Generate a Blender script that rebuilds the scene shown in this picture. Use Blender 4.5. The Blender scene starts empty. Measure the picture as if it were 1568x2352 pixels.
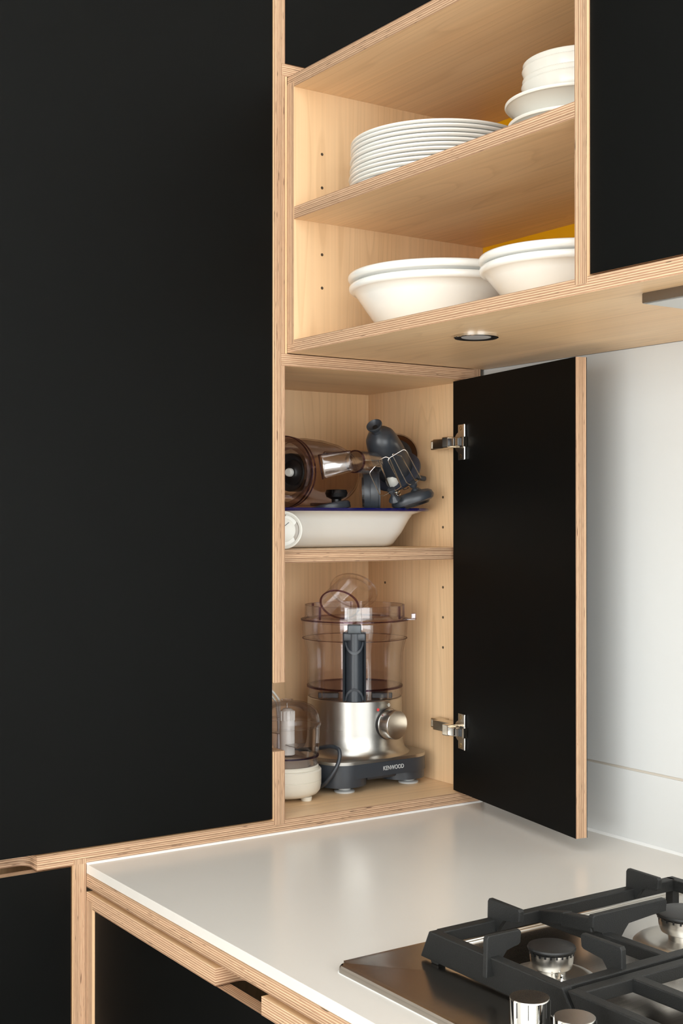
import bpy, bmesh, math, random
from mathutils import Vector, Matrix, Quaternion

random.seed(7)
PI = math.pi
scn = bpy.context.scene
col = scn.collection

# ------------------------------------------------------------------ camera
cam_data = bpy.data.cameras.new('camera')
cam = bpy.data.objects.new('camera', cam_data)
col.objects.link(cam)
cam_data.sensor_fit = 'HORIZONTAL'
cam_data.sensor_width = 36.0
cam_data.lens = 2976.0 / 1568.0 * 36.0
cam_data.clip_start = 0.05
cam_data.clip_end = 60
cam.location = (1.6231, -0.6882, 1.36)
cam.rotation_euler = (math.radians(90.308), 0, math.radians(55.903))
scn.camera = cam

# ------------------------------------------------------------------ world, lights, exposure
scn.view_settings.view_transform = 'Standard'
scn.view_settings.look = 'None'
scn.view_settings.exposure = 0.28
scn.view_settings.gamma = 1.0
scn.view_settings.use_curve_mapping = False
scn.cycles.transparent_max_bounces = 40
scn.cycles.max_bounces = 10

world = bpy.data.worlds.new('daylight')
scn.world = world
world.use_nodes = True
bg = world.node_tree.nodes['Background']
bg.inputs[0].default_value = (0.80, 0.90, 1.0, 1)
bg.inputs[1].default_value = 1.6


def area(name, loc, aim, sx, sy, power, colour):
    d = bpy.data.lights.new(name, 'AREA')
    d.shape = 'RECTANGLE'
    d.size, d.size_y = sx, sy
    d.energy = power
    d.color = colour
    o = bpy.data.objects.new(name, d)
    col.objects.link(o)
    o.location = loc
    o.rotation_euler = (Vector(aim) - Vector(loc)).to_track_quat('-Z', 'Z').to_euler()
    return o


# daylight through the two windows of the room (both behind the camera)
area('window_daylight_right', (3.26, -0.47, 1.45), (0, -0.47, 1.45), 2.2, 2.0, 43, (1.0, 0.985, 0.955))
area('window_daylight_front', (2.00, -3.16, 1.40), (2.00, 0, 1.40), 2.4, 2.0, 65, (1.0, 0.985, 0.955))

area('overhead_fill', (1.60, -0.95, 2.80), (1.60, -0.95, 0), 1.9, 1.5, 13, (1.0, 0.985, 0.955))  # added fill lamp to lift the ambient light, no rooflight known here


# ------------------------------------------------------------------ materials
def new_mat(name):
    m = bpy.data.materials.new(name)
    m.use_nodes = True
    nt = m.node_tree
    return m, nt, nt.nodes['Principled BSDF']


def plain(name, rgb, rough=0.5, metal=0.0, spec=0.5, bump=0.0, bscale=200.0, coat=0.0, vary=0.0):
    m, nt, b = new_mat(name)
    b.inputs['Base Color'].default_value = (*rgb, 1)
    b.inputs['Roughness'].default_value = rough
    b.inputs['Metallic'].default_value = metal
    b.inputs['Specular IOR Level'].default_value = spec
    b.inputs['Coat Weight'].default_value = coat
    b.inputs['Coat Roughness'].default_value = 0.1
    N, L = nt.nodes.new, nt.links.new
    tc = N('ShaderNodeTexCoord')
    if vary > 0:
        nz = N('ShaderNodeTexNoise')
        nz.inputs['Scale'].default_value = 9
        L(tc.outputs['Object'], nz.inputs['Vector'])
        mr = N('ShaderNodeMapRange')
        mr.inputs[3].default_value = max(0.02, rough - vary)
        mr.inputs[4].default_value = rough + vary
        L(nz.outputs[0], mr.inputs[0])
        L(mr.outputs[0], b.inputs['Roughness'])
    if bump > 0:
        nz = N('ShaderNodeTexNoise')
        nz.inputs['Scale'].default_value = bscale
        nz.inputs['Detail'].default_value = 3
        L(tc.outputs['Object'], nz.inputs['Vector'])
        bp = N('ShaderNodeBump')
        bp.inputs['Strength'].default_value = bump
        bp.inputs['Distance'].default_value = 0.001
        L(nz.outputs[0], bp.inputs['Height'])
        L(bp.outputs[0], b.inputs['Normal'])
    return m


def ramp(nt, stops, interp='LINEAR'):
    r = nt.nodes.new('ShaderNodeValToRGB')
    r.color_ramp.interpolation = interp
    els = r.color_ramp.elements
    while len(els) < len(stops):
        els.new(0.5)
    for e, (p, c) in zip(els, stops):
        e.position = p
        e.color = (*c, 1) if len(c) == 3 else c
    return r


def uv_coords(nt, su, sv):
    """UVs are in metres (u along the board, v across it); shifted per object."""
    N, L = nt.nodes.new, nt.links.new
    uv = N('ShaderNodeUVMap')
    oi = N('ShaderNodeObjectInfo')
    mul = N('ShaderNodeMath'); mul.operation = 'MULTIPLY'; mul.inputs[1].default_value = 37.0
    L(oi.outputs['Random'], mul.inputs[0])
    cmb = N('ShaderNodeCombineXYZ')
    L(mul.outputs[0], cmb.inputs[2])
    sc = N('ShaderNodeVectorMath'); sc.operation = 'MULTIPLY'
    sc.inputs[1].default_value = (su, sv, 1)
    L(uv.outputs[0], sc.inputs[0])
    ad = N('ShaderNodeVectorMath'); ad.operation = 'ADD'
    L(sc.outputs[0], ad.inputs[0]); L(cmb.outputs[0], ad.inputs[1])
    return ad.outputs[0]


def mix_rgb(nt, mode, fac, a, b):
    n = nt.nodes.new('ShaderNodeMix')
    n.data_type = 'RGBA'
    n.blend_type = mode
    L = nt.links.new
    if isinstance(fac, (int, float)):
        n.inputs[0].default_value = fac
    else:
        L(fac, n.inputs[0])
    for s, i in ((a, 6), (b, 7)):
        if isinstance(s, tuple):
            n.inputs[i].default_value = (*s, 1)
        else:
            L(s, n.inputs[i])
    return n.outputs[2]


def veneer(name, light, dark, rough=0.42):
    m, nt, b = new_mat(name)
    N, L = nt.nodes.new, nt.links.new
    fine = N('ShaderNodeTexNoise'); fine.inputs['Scale'].default_value = 1.0
    fine.inputs['Detail'].default_value = 4; fine.inputs['Distortion'].default_value = 0.3
    L(uv_coords(nt, 1.6, 130), fine.inputs['Vector'])
    broad = N('ShaderNodeTexNoise'); broad.inputs['Scale'].default_value = 1.0
    broad.inputs['Detail'].default_value = 2
    L(uv_coords(nt, 1.3, 9), broad.inputs['Vector'])
    # growth rings: contour lines of a stretched noise
    ring = N('ShaderNodeTexNoise'); ring.inputs['Scale'].default_value = 1.0
    ring.inputs['Detail'].default_value = 1.5
    L(uv_coords(nt, 0.6, 8.5), ring.inputs['Vector'])
    k = N('ShaderNodeMath'); k.operation = 'MULTIPLY'; k.inputs[1].default_value = 26
    L(ring.outputs[0], k.inputs[0])
    fr = N('ShaderNodeMath'); fr.operation = 'FRACT'
    L(k.outputs[0], fr.inputs[0])
    rr = ramp(nt, [(0.0, (1, 1, 1)), (0.72, (0.97, 0.97, 0.97)), (0.93, (0.80, 0.76, 0.72)), (1.0, (1, 1, 1))])
    L(fr.outputs[0], rr.inputs[0])
    rf = ramp(nt, [(0.32, (0, 0, 0)), (0.70, (1, 1, 1))])
    L(fine.outputs[0], rf.inputs[0])
    rb = ramp(nt, [(0.35, (0, 0, 0)), (0.68, (1, 1, 1))])
    L(broad.outputs[0], rb.inputs[0])
    c1 = mix_rgb(nt, 'MIX', rb.outputs[0], dark, light)
    c2 = mix_rgb(nt, 'MULTIPLY', 0.10, c1, rf.outputs[0])
    c3 = mix_rgb(nt, 'MULTIPLY', 0.45, c2, rr.outputs[0])
    L(c3, b.inputs['Base Color'])
    b.inputs['Roughness'].default_value = rough
    b.inputs['Specular IOR Level'].default_value = 0.35
    return m


def ply_edge(name, film=False):
    """Birch plywood edge: v (metres) runs through the thickness."""
    m, nt, b = new_mat(name)
    N, L = nt.nodes.new, nt.links.new
    uv = N('ShaderNodeUVMap')
    sep = N('ShaderNodeSeparateXYZ')
    L(uv.outputs[0], sep.inputs[0])
    wob = N('ShaderNodeTexNoise'); wob.inputs['Scale'].default_value = 1.0
    L(uv_coords(nt, 7, 160), wob.inputs['Vector'])
    w = N('ShaderNodeMath'); w.operation = 'MULTIPLY_ADD'
    w.inputs[1].default_value = 0.0016
    L(wob.outputs[0], w.inputs[0]); L(sep.outputs[1], w.inputs[2])
    d = N('ShaderNodeMath'); d.operation = 'DIVIDE'; d.inputs[1].default_value = 0.00277
    L(w.outputs[0], d.inputs[0])
    fr = N('ShaderNodeMath'); fr.operation = 'FRACT'
    L(d.outputs[0], fr.inputs[0])
    fl = N('ShaderNodeMath'); fl.operation = 'FLOOR'
    L(d.outputs[0], fl.inputs[0])
    pale, tan = (0.64, 0.475, 0.31), (0.37, 0.225, 0.14)
    band = ramp(nt, [(0.0, pale), (0.24, pale), (0.40, tan), (0.88, tan), (1.0, pale)])
    L(fr.outputs[0], band.inputs[0])
    # each ply has its own tone
    wn = N('ShaderNodeTexWhiteNoise'); wn.noise_dimensions = '2D'
    cm = N('ShaderNodeCombineXYZ')
    oi = N('ShaderNodeObjectInfo')
    L(fl.outputs[0], cm.inputs[0]); L(oi.outputs['Random'], cm.inputs[1])
    L(cm.outputs[0], wn.inputs['Vector'])
    tone = ramp(nt, [(0.0, (0.78, 0.75, 0.73)), (1.0, (1.16, 1.13, 1.12))])
    L(wn.outputs['Value'], tone.inputs[0])
    c1 = mix_rgb(nt, 'MULTIPLY', 1.0, band.outputs[0], tone.outputs[0])
    grain = N('ShaderNodeTexNoise'); grain.inputs['Scale'].default_value = 1.0
    grain.inputs['Detail'].default_value = 3
    L(uv_coords(nt, 60, 1500), grain.inputs['Vector'])
    gr = ramp(nt, [(0.3, (0.78, 0.74, 0.72)), (0.7, (1.12, 1.1, 1.08))])
    L(grain.outputs[0], gr.inputs[0])
    c2 = mix_rgb(nt, 'MULTIPLY', 0.8, c1, gr.outputs[0])
    # short dark voids between plies
    vd = N('ShaderNodeTexNoise'); vd.inputs['Scale'].default_value = 1.0
    vd.inputs['Detail'].default_value = 2
    L(uv_coords(nt, 34, 520), vd.inputs['Vector'])
    vr = ramp(nt, [(0.665, (0, 0, 0)), (0.735, (0.88, 0.88, 0.88))])
    L(vd.outputs[0], vr.inputs[0])
    c3 = mix_rgb(nt, 'MIX', vr.outputs[0], c2, (0.055, 0.03, 0.02))
    if film:
        e = N('ShaderNodeMath'); e.operation = 'GREATER_THAN'; e.inputs[1].default_value = 0.0172
        L(sep.outputs[1], e.inputs[0])
        c3 = mix_rgb(nt, 'MIX', e.outputs[0], c3, (0.008, 0.008, 0.008))
    L(c3, b.inputs['Base Color'])
    b.inputs['Roughness'].default_value = 0.55
    b.inputs['Specular IOR Level'].default_value = 0.25
    return m


def clear(name, tint, edge, gloss=0.06, rough=0.04):
    """Moulded clear plastic: passes light straight, tinted more where it is seen edge-on, with a surface sheen."""
    m = bpy.data.materials.new(name)
    m.use_nodes = True
    nt = m.node_tree
    nt.nodes.clear()
    N, L = nt.nodes.new, nt.links.new
    out = N('ShaderNodeOutputMaterial')
    lw = N('ShaderNodeLayerWeight'); lw.inputs[0].default_value = 0.35
    r = ramp(nt, [(0.0, tint), (0.70, tint), (1.0, edge)])
    L(lw.outputs['Facing'], r.inputs[0])
    tr = N('ShaderNodeBsdfTransparent')
    L(r.outputs[0], tr.inputs[0])
    gl = N('ShaderNodeBsdfGlossy'); gl.inputs['Roughness'].default_value = rough
    f = N('ShaderNodeFresnel'); f.inputs[0].default_value = 1.40
    ad = N('ShaderNodeMath'); ad.operation = 'MULTIPLY_ADD'
    ad.inputs[1].default_value = 0.42; ad.inputs[2].default_value = gloss * 0.12
    L(f.outputs[0], ad.inputs[0])
    mx = N('ShaderNodeMixShader')
    L(ad.outputs[0], mx.inputs[0]); L(tr.outputs[0], mx.inputs[1]); L(gl.outputs[0], mx.inputs[2])
    L(mx.outputs[0], out.inputs[0])
    return m


def brushed(name, rgb, rough, stretch):
    m, nt, b = new_mat(name)
    N, L = nt.nodes.new, nt.links.new
    b.inputs['Base Color'].default_value = (*rgb, 1)
    b.inputs['Metallic'].default_value = 1.0
    tc = N('ShaderNodeTexCoord')
    mp = N('ShaderNodeMapping'); mp.inputs['Scale'].default_value = stretch
    L(tc.outputs['Object'], mp.inputs[0])
    nz = N('ShaderNodeTexNoise'); nz.inputs['Scale'].default_value = 1.0; nz.inputs['Detail'].default_value = 4
    L(mp.outputs[0], nz.inputs['Vector'])
    mr = N('ShaderNodeMapRange'); mr.inputs[3].default_value = rough * 0.8; mr.inputs[4].default_value = rough * 1.25
    L(nz.outputs[0], mr.inputs[0]); L(mr.outputs[0], b.inputs['Roughness'])
    bp = N('ShaderNodeBump'); bp.inputs['Strength'].default_value = 0.03; bp.inputs['Distance'].default_value = 0.0004
    L(nz.outputs[0], bp.inputs['Height']); L(bp.outputs[0], b.inputs['Normal'])
    return m


MAPLE = veneer('maple_veneer', (0.87, 0.61, 0.365), (0.80, 0.53, 0.295))
PLY = ply_edge('birch_ply_edge')
PLYF = ply_edge('birch_ply_edge_filmed', film=True)
BLACK = plain('black_laminate', (0.0022, 0.0024, 0.0022), rough=0.52, spec=0.095, vary=0.04)
WORKTOP = plain('white_solid_surface', (0.70, 0.66, 0.605), rough=0.23, spec=0.5, vary=0.03)
PANEL = plain('white_splash_panel', (0.69, 0.695, 0.68), rough=0.30, spec=0.4)
WALLW = plain('white_wall_paint', (0.86, 0.86, 0.84), rough=0.8, bump=0.15, bscale=90)
CEIL = plain('white_ceiling_paint', (0.82, 0.81, 0.79), rough=0.9, bump=0.1)
FLOORM = plain('pale_floor', (0.68, 0.63, 0.57), rough=0.5, vary=0.1)
YELLOW = plain('yellow_back_panel', (0.84, 0.41, 0.0), rough=0.45)
SEAL = plain('white_sealant', (0.86, 0.86, 0.84), rough=0.4)
GROOVE = plain('cream_groove', (0.62, 0.56, 0.48), rough=0.6)
CHINA = plain('white_china', (0.80, 0.785, 0.735), rough=0.16, coat=0.3)
CHINA2 = plain('cream_china', (0.79, 0.765, 0.69), rough=0.22, coat=0.2)
ENAMEL = plain('white_enamel', (0.80, 0.81, 0.78), rough=0.15, coat=0.3)
BLUE = plain('blue_enamel', (0.004, 0.006, 0.085), rough=0.15, coat=0.4)
GREY = plain('charcoal_plastic', (0.032, 0.038, 0.047), rough=0.34, bump=0.04, bscale=500)
DARK = plain('black_plastic', (0.009, 0.009, 0.010), rough=0.35)
CREAM = plain('cream_plastic', (0.76, 0.72, 0.62), rough=0.30)
OFFW = plain('off_white_plastic', (0.74, 0.74, 0.69), rough=0.35)
GREYW = plain('grey_print', (0.55, 0.56, 0.55), rough=0.5)
RED = plain('red_print', (0.62, 0.05, 0.05), rough=0.5)
IRON = plain('cast_iron', (0.013, 0.0135, 0.013), rough=0.55, bump=0.45, bscale=900, spec=0.4)
ENBLACK = plain('black_enamel', (0.010, 0.010, 0.010), rough=0.45, bump=0.2, bscale=700)
STEEL = brushed('brushed_steel', (0.48, 0.465, 0.435), 0.30, (6, 6, 900))
HOBST = brushed('brushed_hob_steel', (0.47, 0.43, 0.385), 0.20, (500, 6, 6))
BURNST = brushed('brushed_burner_steel', (0.66, 0.62, 0.56), 0.34, (60, 60, 60))
BURNCUP = plain('burner_aluminium', (0.74, 0.73, 0.70), rough=0.22, metal=1.0)
KNOBST = brushed('turned_steel', (0.62, 0.60, 0.57), 0.24, (40, 40, 40))
CHROME = plain('chrome', (0.72, 0.71, 0.68), rough=0.08, metal=1.0)
NICKEL = plain('nickel', (0.58, 0.52, 0.43), rough=0.20, metal=1.0)
BRASS = plain('brass', (0.55, 0.38, 0.14), rough=0.25, metal=1.0)
HOODST = plain('hood_steel', (0.20, 0.165, 0.13), rough=0.32, metal=0.85)
ALU = plain('aluminium', (0.62, 0.62, 0.60), rough=0.38, metal=0.75, bump=0.1)
LENS = plain('frosted_lens', (0.42, 0.40, 0.39), rough=0.5)
PURPLE = clear('clear_plastic_mauve', (0.985, 0.972, 0.978), (0.74, 0.64, 0.68), gloss=0.5)
CLEAR = clear('clear_plastic', (0.982, 0.970, 0.966), (0.74, 0.68, 0.69), gloss=0.55)
SMOKE = clear('clear_plastic_grey', (0.952, 0.938, 0.945), (0.62, 0.57, 0.61))
PRIM = clear('dark_purple_rim', (0.55, 0.43, 0.51), (0.22, 0.14, 0.22))
JUGC = clear('clear_plastic_lilac', (0.80, 0.745, 0.77), (0.40, 0.33, 0.38), gloss=0.8)
JUGW = clear('clear_plastic_jug', (0.93, 0.895, 0.88), (0.42, 0.34, 0.34))
AMBER = clear('smoky_amber_plastic', (0.42, 0.30, 0.19), (0.14, 0.09, 0.05))
PANE = clear('window_glass', (0.97, 0.985, 0.98), (0.9, 0.95, 0.93))
HOLE_SHADE = plain('hole_shade', (0.06, 0.04, 0.022), rough=0.8)  # shade inside a hole, put into the colour of a disc


# ------------------------------------------------------------------ helpers
def thing(name, label, cat, loc=(0, 0, 0), rot=None, group=None):
    o = bpy.data.objects.new(name, None)
    o.empty_display_size = 0.05
    col.objects.link(o)
    o.location = loc
    if rot is not None:
        o.rotation_mode = 'QUATERNION'
        o.rotation_quaternion = rot
    o['label'] = label
    o['category'] = cat
    if group:
        o['group'] = group
    return o


def tag(o, label, cat, group=None):
    o['label'] = label
    o['category'] = cat
    if group:
        o['group'] = group
    return o


def origin_of(parent):
    v = Vector((0, 0, 0))
    while parent is not None:
        v += Vector(parent.location)
        parent = parent.parent
    return v


def link_mesh(name, me, parent=None, loc=(0, 0, 0), mats=None, smooth=False, rot=None, label=None):
    if mats:
        for m in mats:
            me.materials.append(m)
    if smooth:
        for p in me.polygons:
            p.use_smooth = True
    o = bpy.data.objects.new(name, me)
    col.objects.link(o)
    o.parent = parent
    o.location = loc
    if rot is not None:
        o.rotation_mode = 'QUATERNION'
        o.rotation_quaternion = rot
    if label:
        o['label'] = label
    return o


AX = {'xy': (0, 1, 2), 'xz': (0, 2, 1), 'yz': (1, 2, 0)}


def plank(name, outline, plane, c0, c1, face=None, edge=None, parent=None, grain=0, local=False, label=None):
    """A board: 2-D outline in a world plane, extruded from c0 to c1. UVs in metres: faces (along, across the grain), edges (along, through)."""
    face = face or MAPLE
    edge = edge or PLY
    ia, ib, ic = AX[plane]
    area2 = sum(outline[i][0] * outline[(i + 1) % len(outline)][1] - outline[(i + 1) % len(outline)][0] * outline[i][1] for i in range(len(outline)))
    if area2 < 0:
        outline = outline[::-1]
    ca = sum(p[0] for p in outline) / len(outline)
    cb = sum(p[1] for p in outline) / len(outline)
    cen = [0, 0, 0]
    cen[ia], cen[ib], cen[ic] = ca, cb, (c0 + c1) / 2
    cen = Vector(cen)
    bm = bmesh.new()
    uvl = bm.loops.layers.uv.new('UVMap')

    def vert(p, c):
        v = [0, 0, 0]
        v[ia], v[ib], v[ic] = p[0], p[1], c
        return bm.verts.new(Vector(v) - cen)
    lo = [vert(p, c0) for p in outline]
    hi = [vert(p, c1) for p in outline]
    n = len(outline)

    def cap(vs, pts):
        f = bm.faces.new(vs)
        f.material_index = 0
        for lp, p in zip(f.loops, pts):
            lp[uvl].uv = (p[0], p[1]) if grain == 0 else (p[1], p[0])
    flip = plane == 'xz'
    cap(hi if not flip else hi[::-1], outline if not flip else outline[::-1])
    cap(lo[::-1] if not flip else lo, outline[::-1] if not flip else outline)
    acc = 0.0
    for i in range(n):
        j = (i + 1) % n
        d = (Vector(outline[j]) - Vector(outline[i])).length
        vs = [lo[i], lo[j], hi[j], hi[i]]
        uv = [(acc, 0), (acc + d, 0), (acc + d, c1 - c0), (acc, c1 - c0)]
        if flip:
            vs, uv = vs[::-1], uv[::-1]
        f = bm.faces.new(vs)
        f.material_index = 1
        for lp, u in zip(f.loops, uv):
            lp[uvl].uv = u
        acc += d
    me = bpy.data.meshes.new(name)
    bm.to_mesh(me)
    bm.free()
    loc = cen if local else cen - origin_of(parent)
    return link_mesh(name, me, parent, loc, [face, edge], label=label)


def rect(a0, a1, b0, b1):
    return [(a0, b0), (a1, b0), (a1, b1), (a0, b1)]


def rrect(a0, a1, b0, b1, r, n=6):
    out = []
    for cx, cy, s in ((a1 - r, b0 + r, -PI / 2), (a1 - r, b1 - r, 0), (a0 + r, b1 - r, PI / 2), (a0 + r, b0 + r, PI)):
        for k in range(n + 1):
            t = s + k / n * PI / 2
            out.append((cx + r * math.cos(t), cy + r * math.sin(t)))
    return out


def prism_bm(bm, outline, z0, z1, bevel=0.0, seg=2):
    """Extrude an xy outline from z0 to z1, optionally rounding its top and bottom arrises."""
    lo = [bm.verts.new((x, y, z0)) for x, y in outline]
    hi = [bm.verts.new((x, y, z1)) for x, y in outline]
    n = len(outline)
    f1 = bm.faces.new(hi)
    f0 = bm.faces.new(lo[::-1])
    for i in range(n):
        j = (i + 1) % n
        bm.faces.new([lo[i], lo[j], hi[j], hi[i]])
    if bevel > 0:
        es = list(set(list(f1.edges) + list(f0.edges)))
        bmesh.ops.bevel(bm, geom=es, offset=bevel, segments=seg, affect='EDGES', profile=0.5)
    return bm


def box_bm(bm, x0, x1, y0, y1, z0, z1, bevel=0.0, seg=2):
    r = bmesh.ops.create_cube(bm, size=1.0)
    vs = r['verts']
    for v in vs:
        v.co = Vector(((x0 + x1) / 2 + v.co.x * (x1 - x0), (y0 + y1) / 2 + v.co.y * (y1 - y0), (z0 + z1) / 2 + v.co.z * (z1 - z0)))
    if bevel > 0:
        es = list({e for v in vs for e in v.link_edges})
        bmesh.ops.bevel(bm, geom=es, offset=bevel, segments=seg, affect='EDGES', profile=0.5)
    return bm


def to_obj(name, bm, mat, parent=None, loc=(0, 0, 0), smooth=False, rot=None, label=None):
    bmesh.ops.recalc_face_normals(bm, faces=bm.faces)
    me = bpy.data.meshes.new(name)
    bm.to_mesh(me)
    bm.free()
    return link_mesh(name, me, parent, loc, [mat], smooth, rot, label)


def box(name, x0, x1, y0, y1, z0, z1, mat, parent=None, bevel=0.0, world_space=True, label=None, seg=2, smooth=False):
    c = Vector(((x0 + x1) / 2, (y0 + y1) / 2, (z0 + z1) / 2))
    bm = bmesh.new()
    box_bm(bm, x0 - c.x, x1 - c.x, y0 - c.y, y1 - c.y, z0 - c.z, z1 - c.z, bevel, seg)
    loc = c - origin_of(parent) if world_space else c
    return to_obj(name, bm, mat, parent, loc, smooth, label=label)


def lathe_bm(bm, prof, seg=64, sx=1.0, sy=1.0, closed=False, mtx=None):
    rings = []
    for r, z in prof:
        if r < 1e-6:
            v = [bm.verts.new((0, 0, z))]
        else:
            v = [bm.verts.new((r * sx * math.cos(2 * PI * k / seg), r * sy * math.sin(2 * PI * k / seg), z)) for k in range(seg)]
        rings.append(v)
    pairs = list(zip(rings, rings[1:]))
    if closed:
        pairs.append((rings[-1], rings[0]))
    for a, b in pairs:
        for k in range(seg):
            k2 = (k + 1) % seg
            if len(a) == 1 and len(b) == 1:
                continue
            if len(a) == 1:
                bm.faces.new([a[0], b[k2], b[k]])
            elif len(b) == 1:
                bm.faces.new([a[k], a[k2], b[0]])
            else:
                bm.faces.new([a[k], a[k2], b[k2], b[k]])
    if mtx is not None:
        vs = [v for r in rings for v in r]
        bmesh.ops.transform(bm, matrix=mtx, verts=vs)
    return bm


def set_smooth(o, angle=35):
    me = o.data
    for p in me.polygons:
        p.use_smooth = True
    bm = bmesh.new()
    bm.from_mesh(me)
    lim = math.radians(angle)
    for e in bm.edges:
        if len(e.link_faces) == 2 and e.calc_face_angle(0) > lim:
            e.smooth = False
    bm.to_mesh(me)
    bm.free()
    return o


def lathe(name, prof, mat, parent=None, loc=(0, 0, 0), seg=64, sx=1.0, sy=1.0, closed=False, rot=None, label=None, angle=35):
    bm = bmesh.new()
    lathe_bm(bm, prof, seg, sx, sy, closed)
    o = to_obj(name, bm, mat, parent, loc, rot=rot, label=label)
    return set_smooth(o, angle)


def tube_bm(bm, pts, r, seg=10, closed=False, ends=True):
    pts = [Vector(p) for p in pts]
    n = len(pts)
    rings = []
    up = None
    for i, p in enumerate(pts):
        a = pts[(i - 1) % n] if (closed or i > 0) else p
        b = pts[(i + 1) % n] if (closed or i < n - 1) else p
        t = (b - a).normalized()
        if up is None:
            up = t.orthogonal().normalized()
        side = t.cross(up)
        if side.length < 1e-6:
            side = t.orthogonal()
        side.normalize()
        up = side.cross(t).normalized()
        rings.append([bm.verts.new(p + (side * math.cos(2 * PI * k / seg) + up * math.sin(2 * PI * k / seg)) * r) for k in range(seg)])
    m = n if closed else n - 1
    for i in range(m):
        a, b = rings[i], rings[(i + 1) % n]
        # match twist on the closing ring
        off = 0
        if closed and i == n - 1:
            off = min(range(seg), key=lambda o: (a[0].co - b[o].co).length)
        for k in range(seg):
            bm.faces.new([a[k], a[(k + 1) % seg], b[(k + 1 + off) % seg], b[(k + off) % seg]])
    if ends and not closed:
        bm.faces.new(rings[0][::-1])
        bm.faces.new(rings[-1])
    return bm


def smooth_path(pts, n=6, closed=False):
    """Catmull-Rom through the points."""
    P = [Vector(p) for p in pts]
    out = []
    m = len(P)
    rng = range(m) if closed else range(m - 1)
    for i in rng:
        p0 = P[(i - 1) % m] if (closed or i > 0) else P[i]
        p1, p2 = P[i], P[(i + 1) % m]
        p3 = P[(i + 2) % m] if (closed or i + 2 < m) else p2
        for k in range(n):
            t = k / n
            out.append(0.5 * ((2 * p1) + (p2 - p0) * t + (2 * p0 - 5 * p1 + 4 * p2 - p3) * t * t + (3 * p1 - p0 - 3 * p2 + p3) * t ** 3))
    if not closed:
        out.append(P[-1])
    return out


def tube(name, pts, r, mat, parent=None, seg=10, closed=False, loc=(0, 0, 0), label=None):
    bm = bmesh.new()
    tube_bm(bm, pts, r, seg, closed)
    return to_obj(name, bm, mat, parent, loc, smooth=True, label=label)


def copy_tree(o, parent=None):
    c = o.copy()
    col.objects.link(c)
    if parent is not None:
        c.parent = parent
    for ch in list(o.children):
        copy_tree(ch, c)
    return c


def lettering(name, text, size, mat, parent, loc, rot, depth=0.0004, font_scale_x=1.0):
    cu = bpy.data.curves.new(name + '_curve', 'FONT')
    cu.body = text
    cu.size = size
    cu.extrude = depth / 2
    cu.align_x = 'CENTER'
    cu.align_y = 'CENTER'
    tmp = bpy.data.objects.new('tmp_text', cu)
    col.objects.link(tmp)
    dg = bpy.context.evaluated_depsgraph_get()
    me = bpy.data.meshes.new_from_object(tmp.evaluated_get(dg))
    bpy.data.objects.remove(tmp)
    bpy.data.curves.remove(cu)
    for v in me.vertices:
        v.co.x *= font_scale_x
    me.materials.clear()
    return link_mesh(name, me, parent, loc, [mat], rot=rot)


def basis(xv, yv, zv):
    return Matrix((xv, yv, zv)).transposed().to_quaternion()


def structure(o):
    o['kind'] = 'structure'
    return o


# ------------------------------------------------------------------ room shell
WY = 0.6975          # back wall plane
structure(box('floor', -0.75, 3.4, -3.3, 0.8, -0.1, 0.0, FLOORM))
bm = bmesh.new()                                # ceiling with an opening made up for the overhead fill
for u0, u1, v0, v1 in ((-0.75, 0.60, -3.3, 0.8), (2.60, 3.4, -3.3, 0.8), (0.60, 2.60, -3.3, -1.75), (0.60, 2.60, -0.15, 0.8)):
    box_bm(bm, u0, u1, v0, v1, 2.75, 2.85)
structure(to_obj('ceiling', bm, CEIL))
structure(box('wall_back', -0.75, 3.4, WY, 0.8, 0.0, 2.75, WALLW))
structure(box('wall_left', -0.75, -0.66, -3.3, WY, 0.0, 2.75, WALLW))


def wall_with_window(name, axis, pos0, pos1, a0, a1, w0, w1, z0, z1):
    bm = bmesh.new()
    for u0, u1, v0, v1 in ((a0, w0, 0, 2.75), (w1, a1, 0, 2.75), (w0, w1, 0, z0), (w0, w1, z1, 2.75)):
        if axis == 'x':
            box_bm(bm, pos0, pos1, u0, u1, v0, v1)
        else:
            box_bm(bm, u0, u1, pos0, pos1, v0, v1)
    return structure(to_obj(name, bm, WALLW))


wall_with_window('wall_right', 'x', 3.3, 3.4, -3.2, WY, -1.62, 0.66, 0.40, 2.50)
wall_with_window('wall_front', 'y', -3.3, -3.2, -0.66, 3.4, 0.75, 3.25, 0.38, 2.42)


def window(name, axis, pos, w0, w1, z0, z1):
    bm = bmesh.new()
    t = 0.05

    def bar(u0, u1, v0, v1):
        if axis == 'x':
            box_bm(bm, pos, pos + 0.05, u0, u1, v0, v1)
        else:
            box_bm(bm, u0, u1, pos, pos + 0.05, v0, v1)
    bar(w0, w1, z0, z0 + t); bar(w0, w1, z1 - t, z1)
    bar(w0, w0 + t, z0, z1); bar(w1 - t, w1, z0, z1)
    mid = (w0 + w1) / 2
    bar(mid - t / 2, mid + t / 2, z0, z1)
    f = structure(to_obj(name, bm, WALLW))
    bm = bmesh.new()
    if axis == 'x':
        box_bm(bm, pos + 0.02, pos + 0.026, w0 + t, w1 - t, z0 + t, z1 - t)
    else:
        box_bm(bm, w0 + t, w1 - t, pos + 0.02, pos + 0.026, z0 + t, z1 - t)
    to_obj('window_pane', bm, PANE, f)


window('window_1', 'x', 3.34, -1.62, 0.66, 0.40, 2.50)
window('window_2', 'y', -3.29, 0.75, 3.25, 0.38, 2.42)

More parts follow.
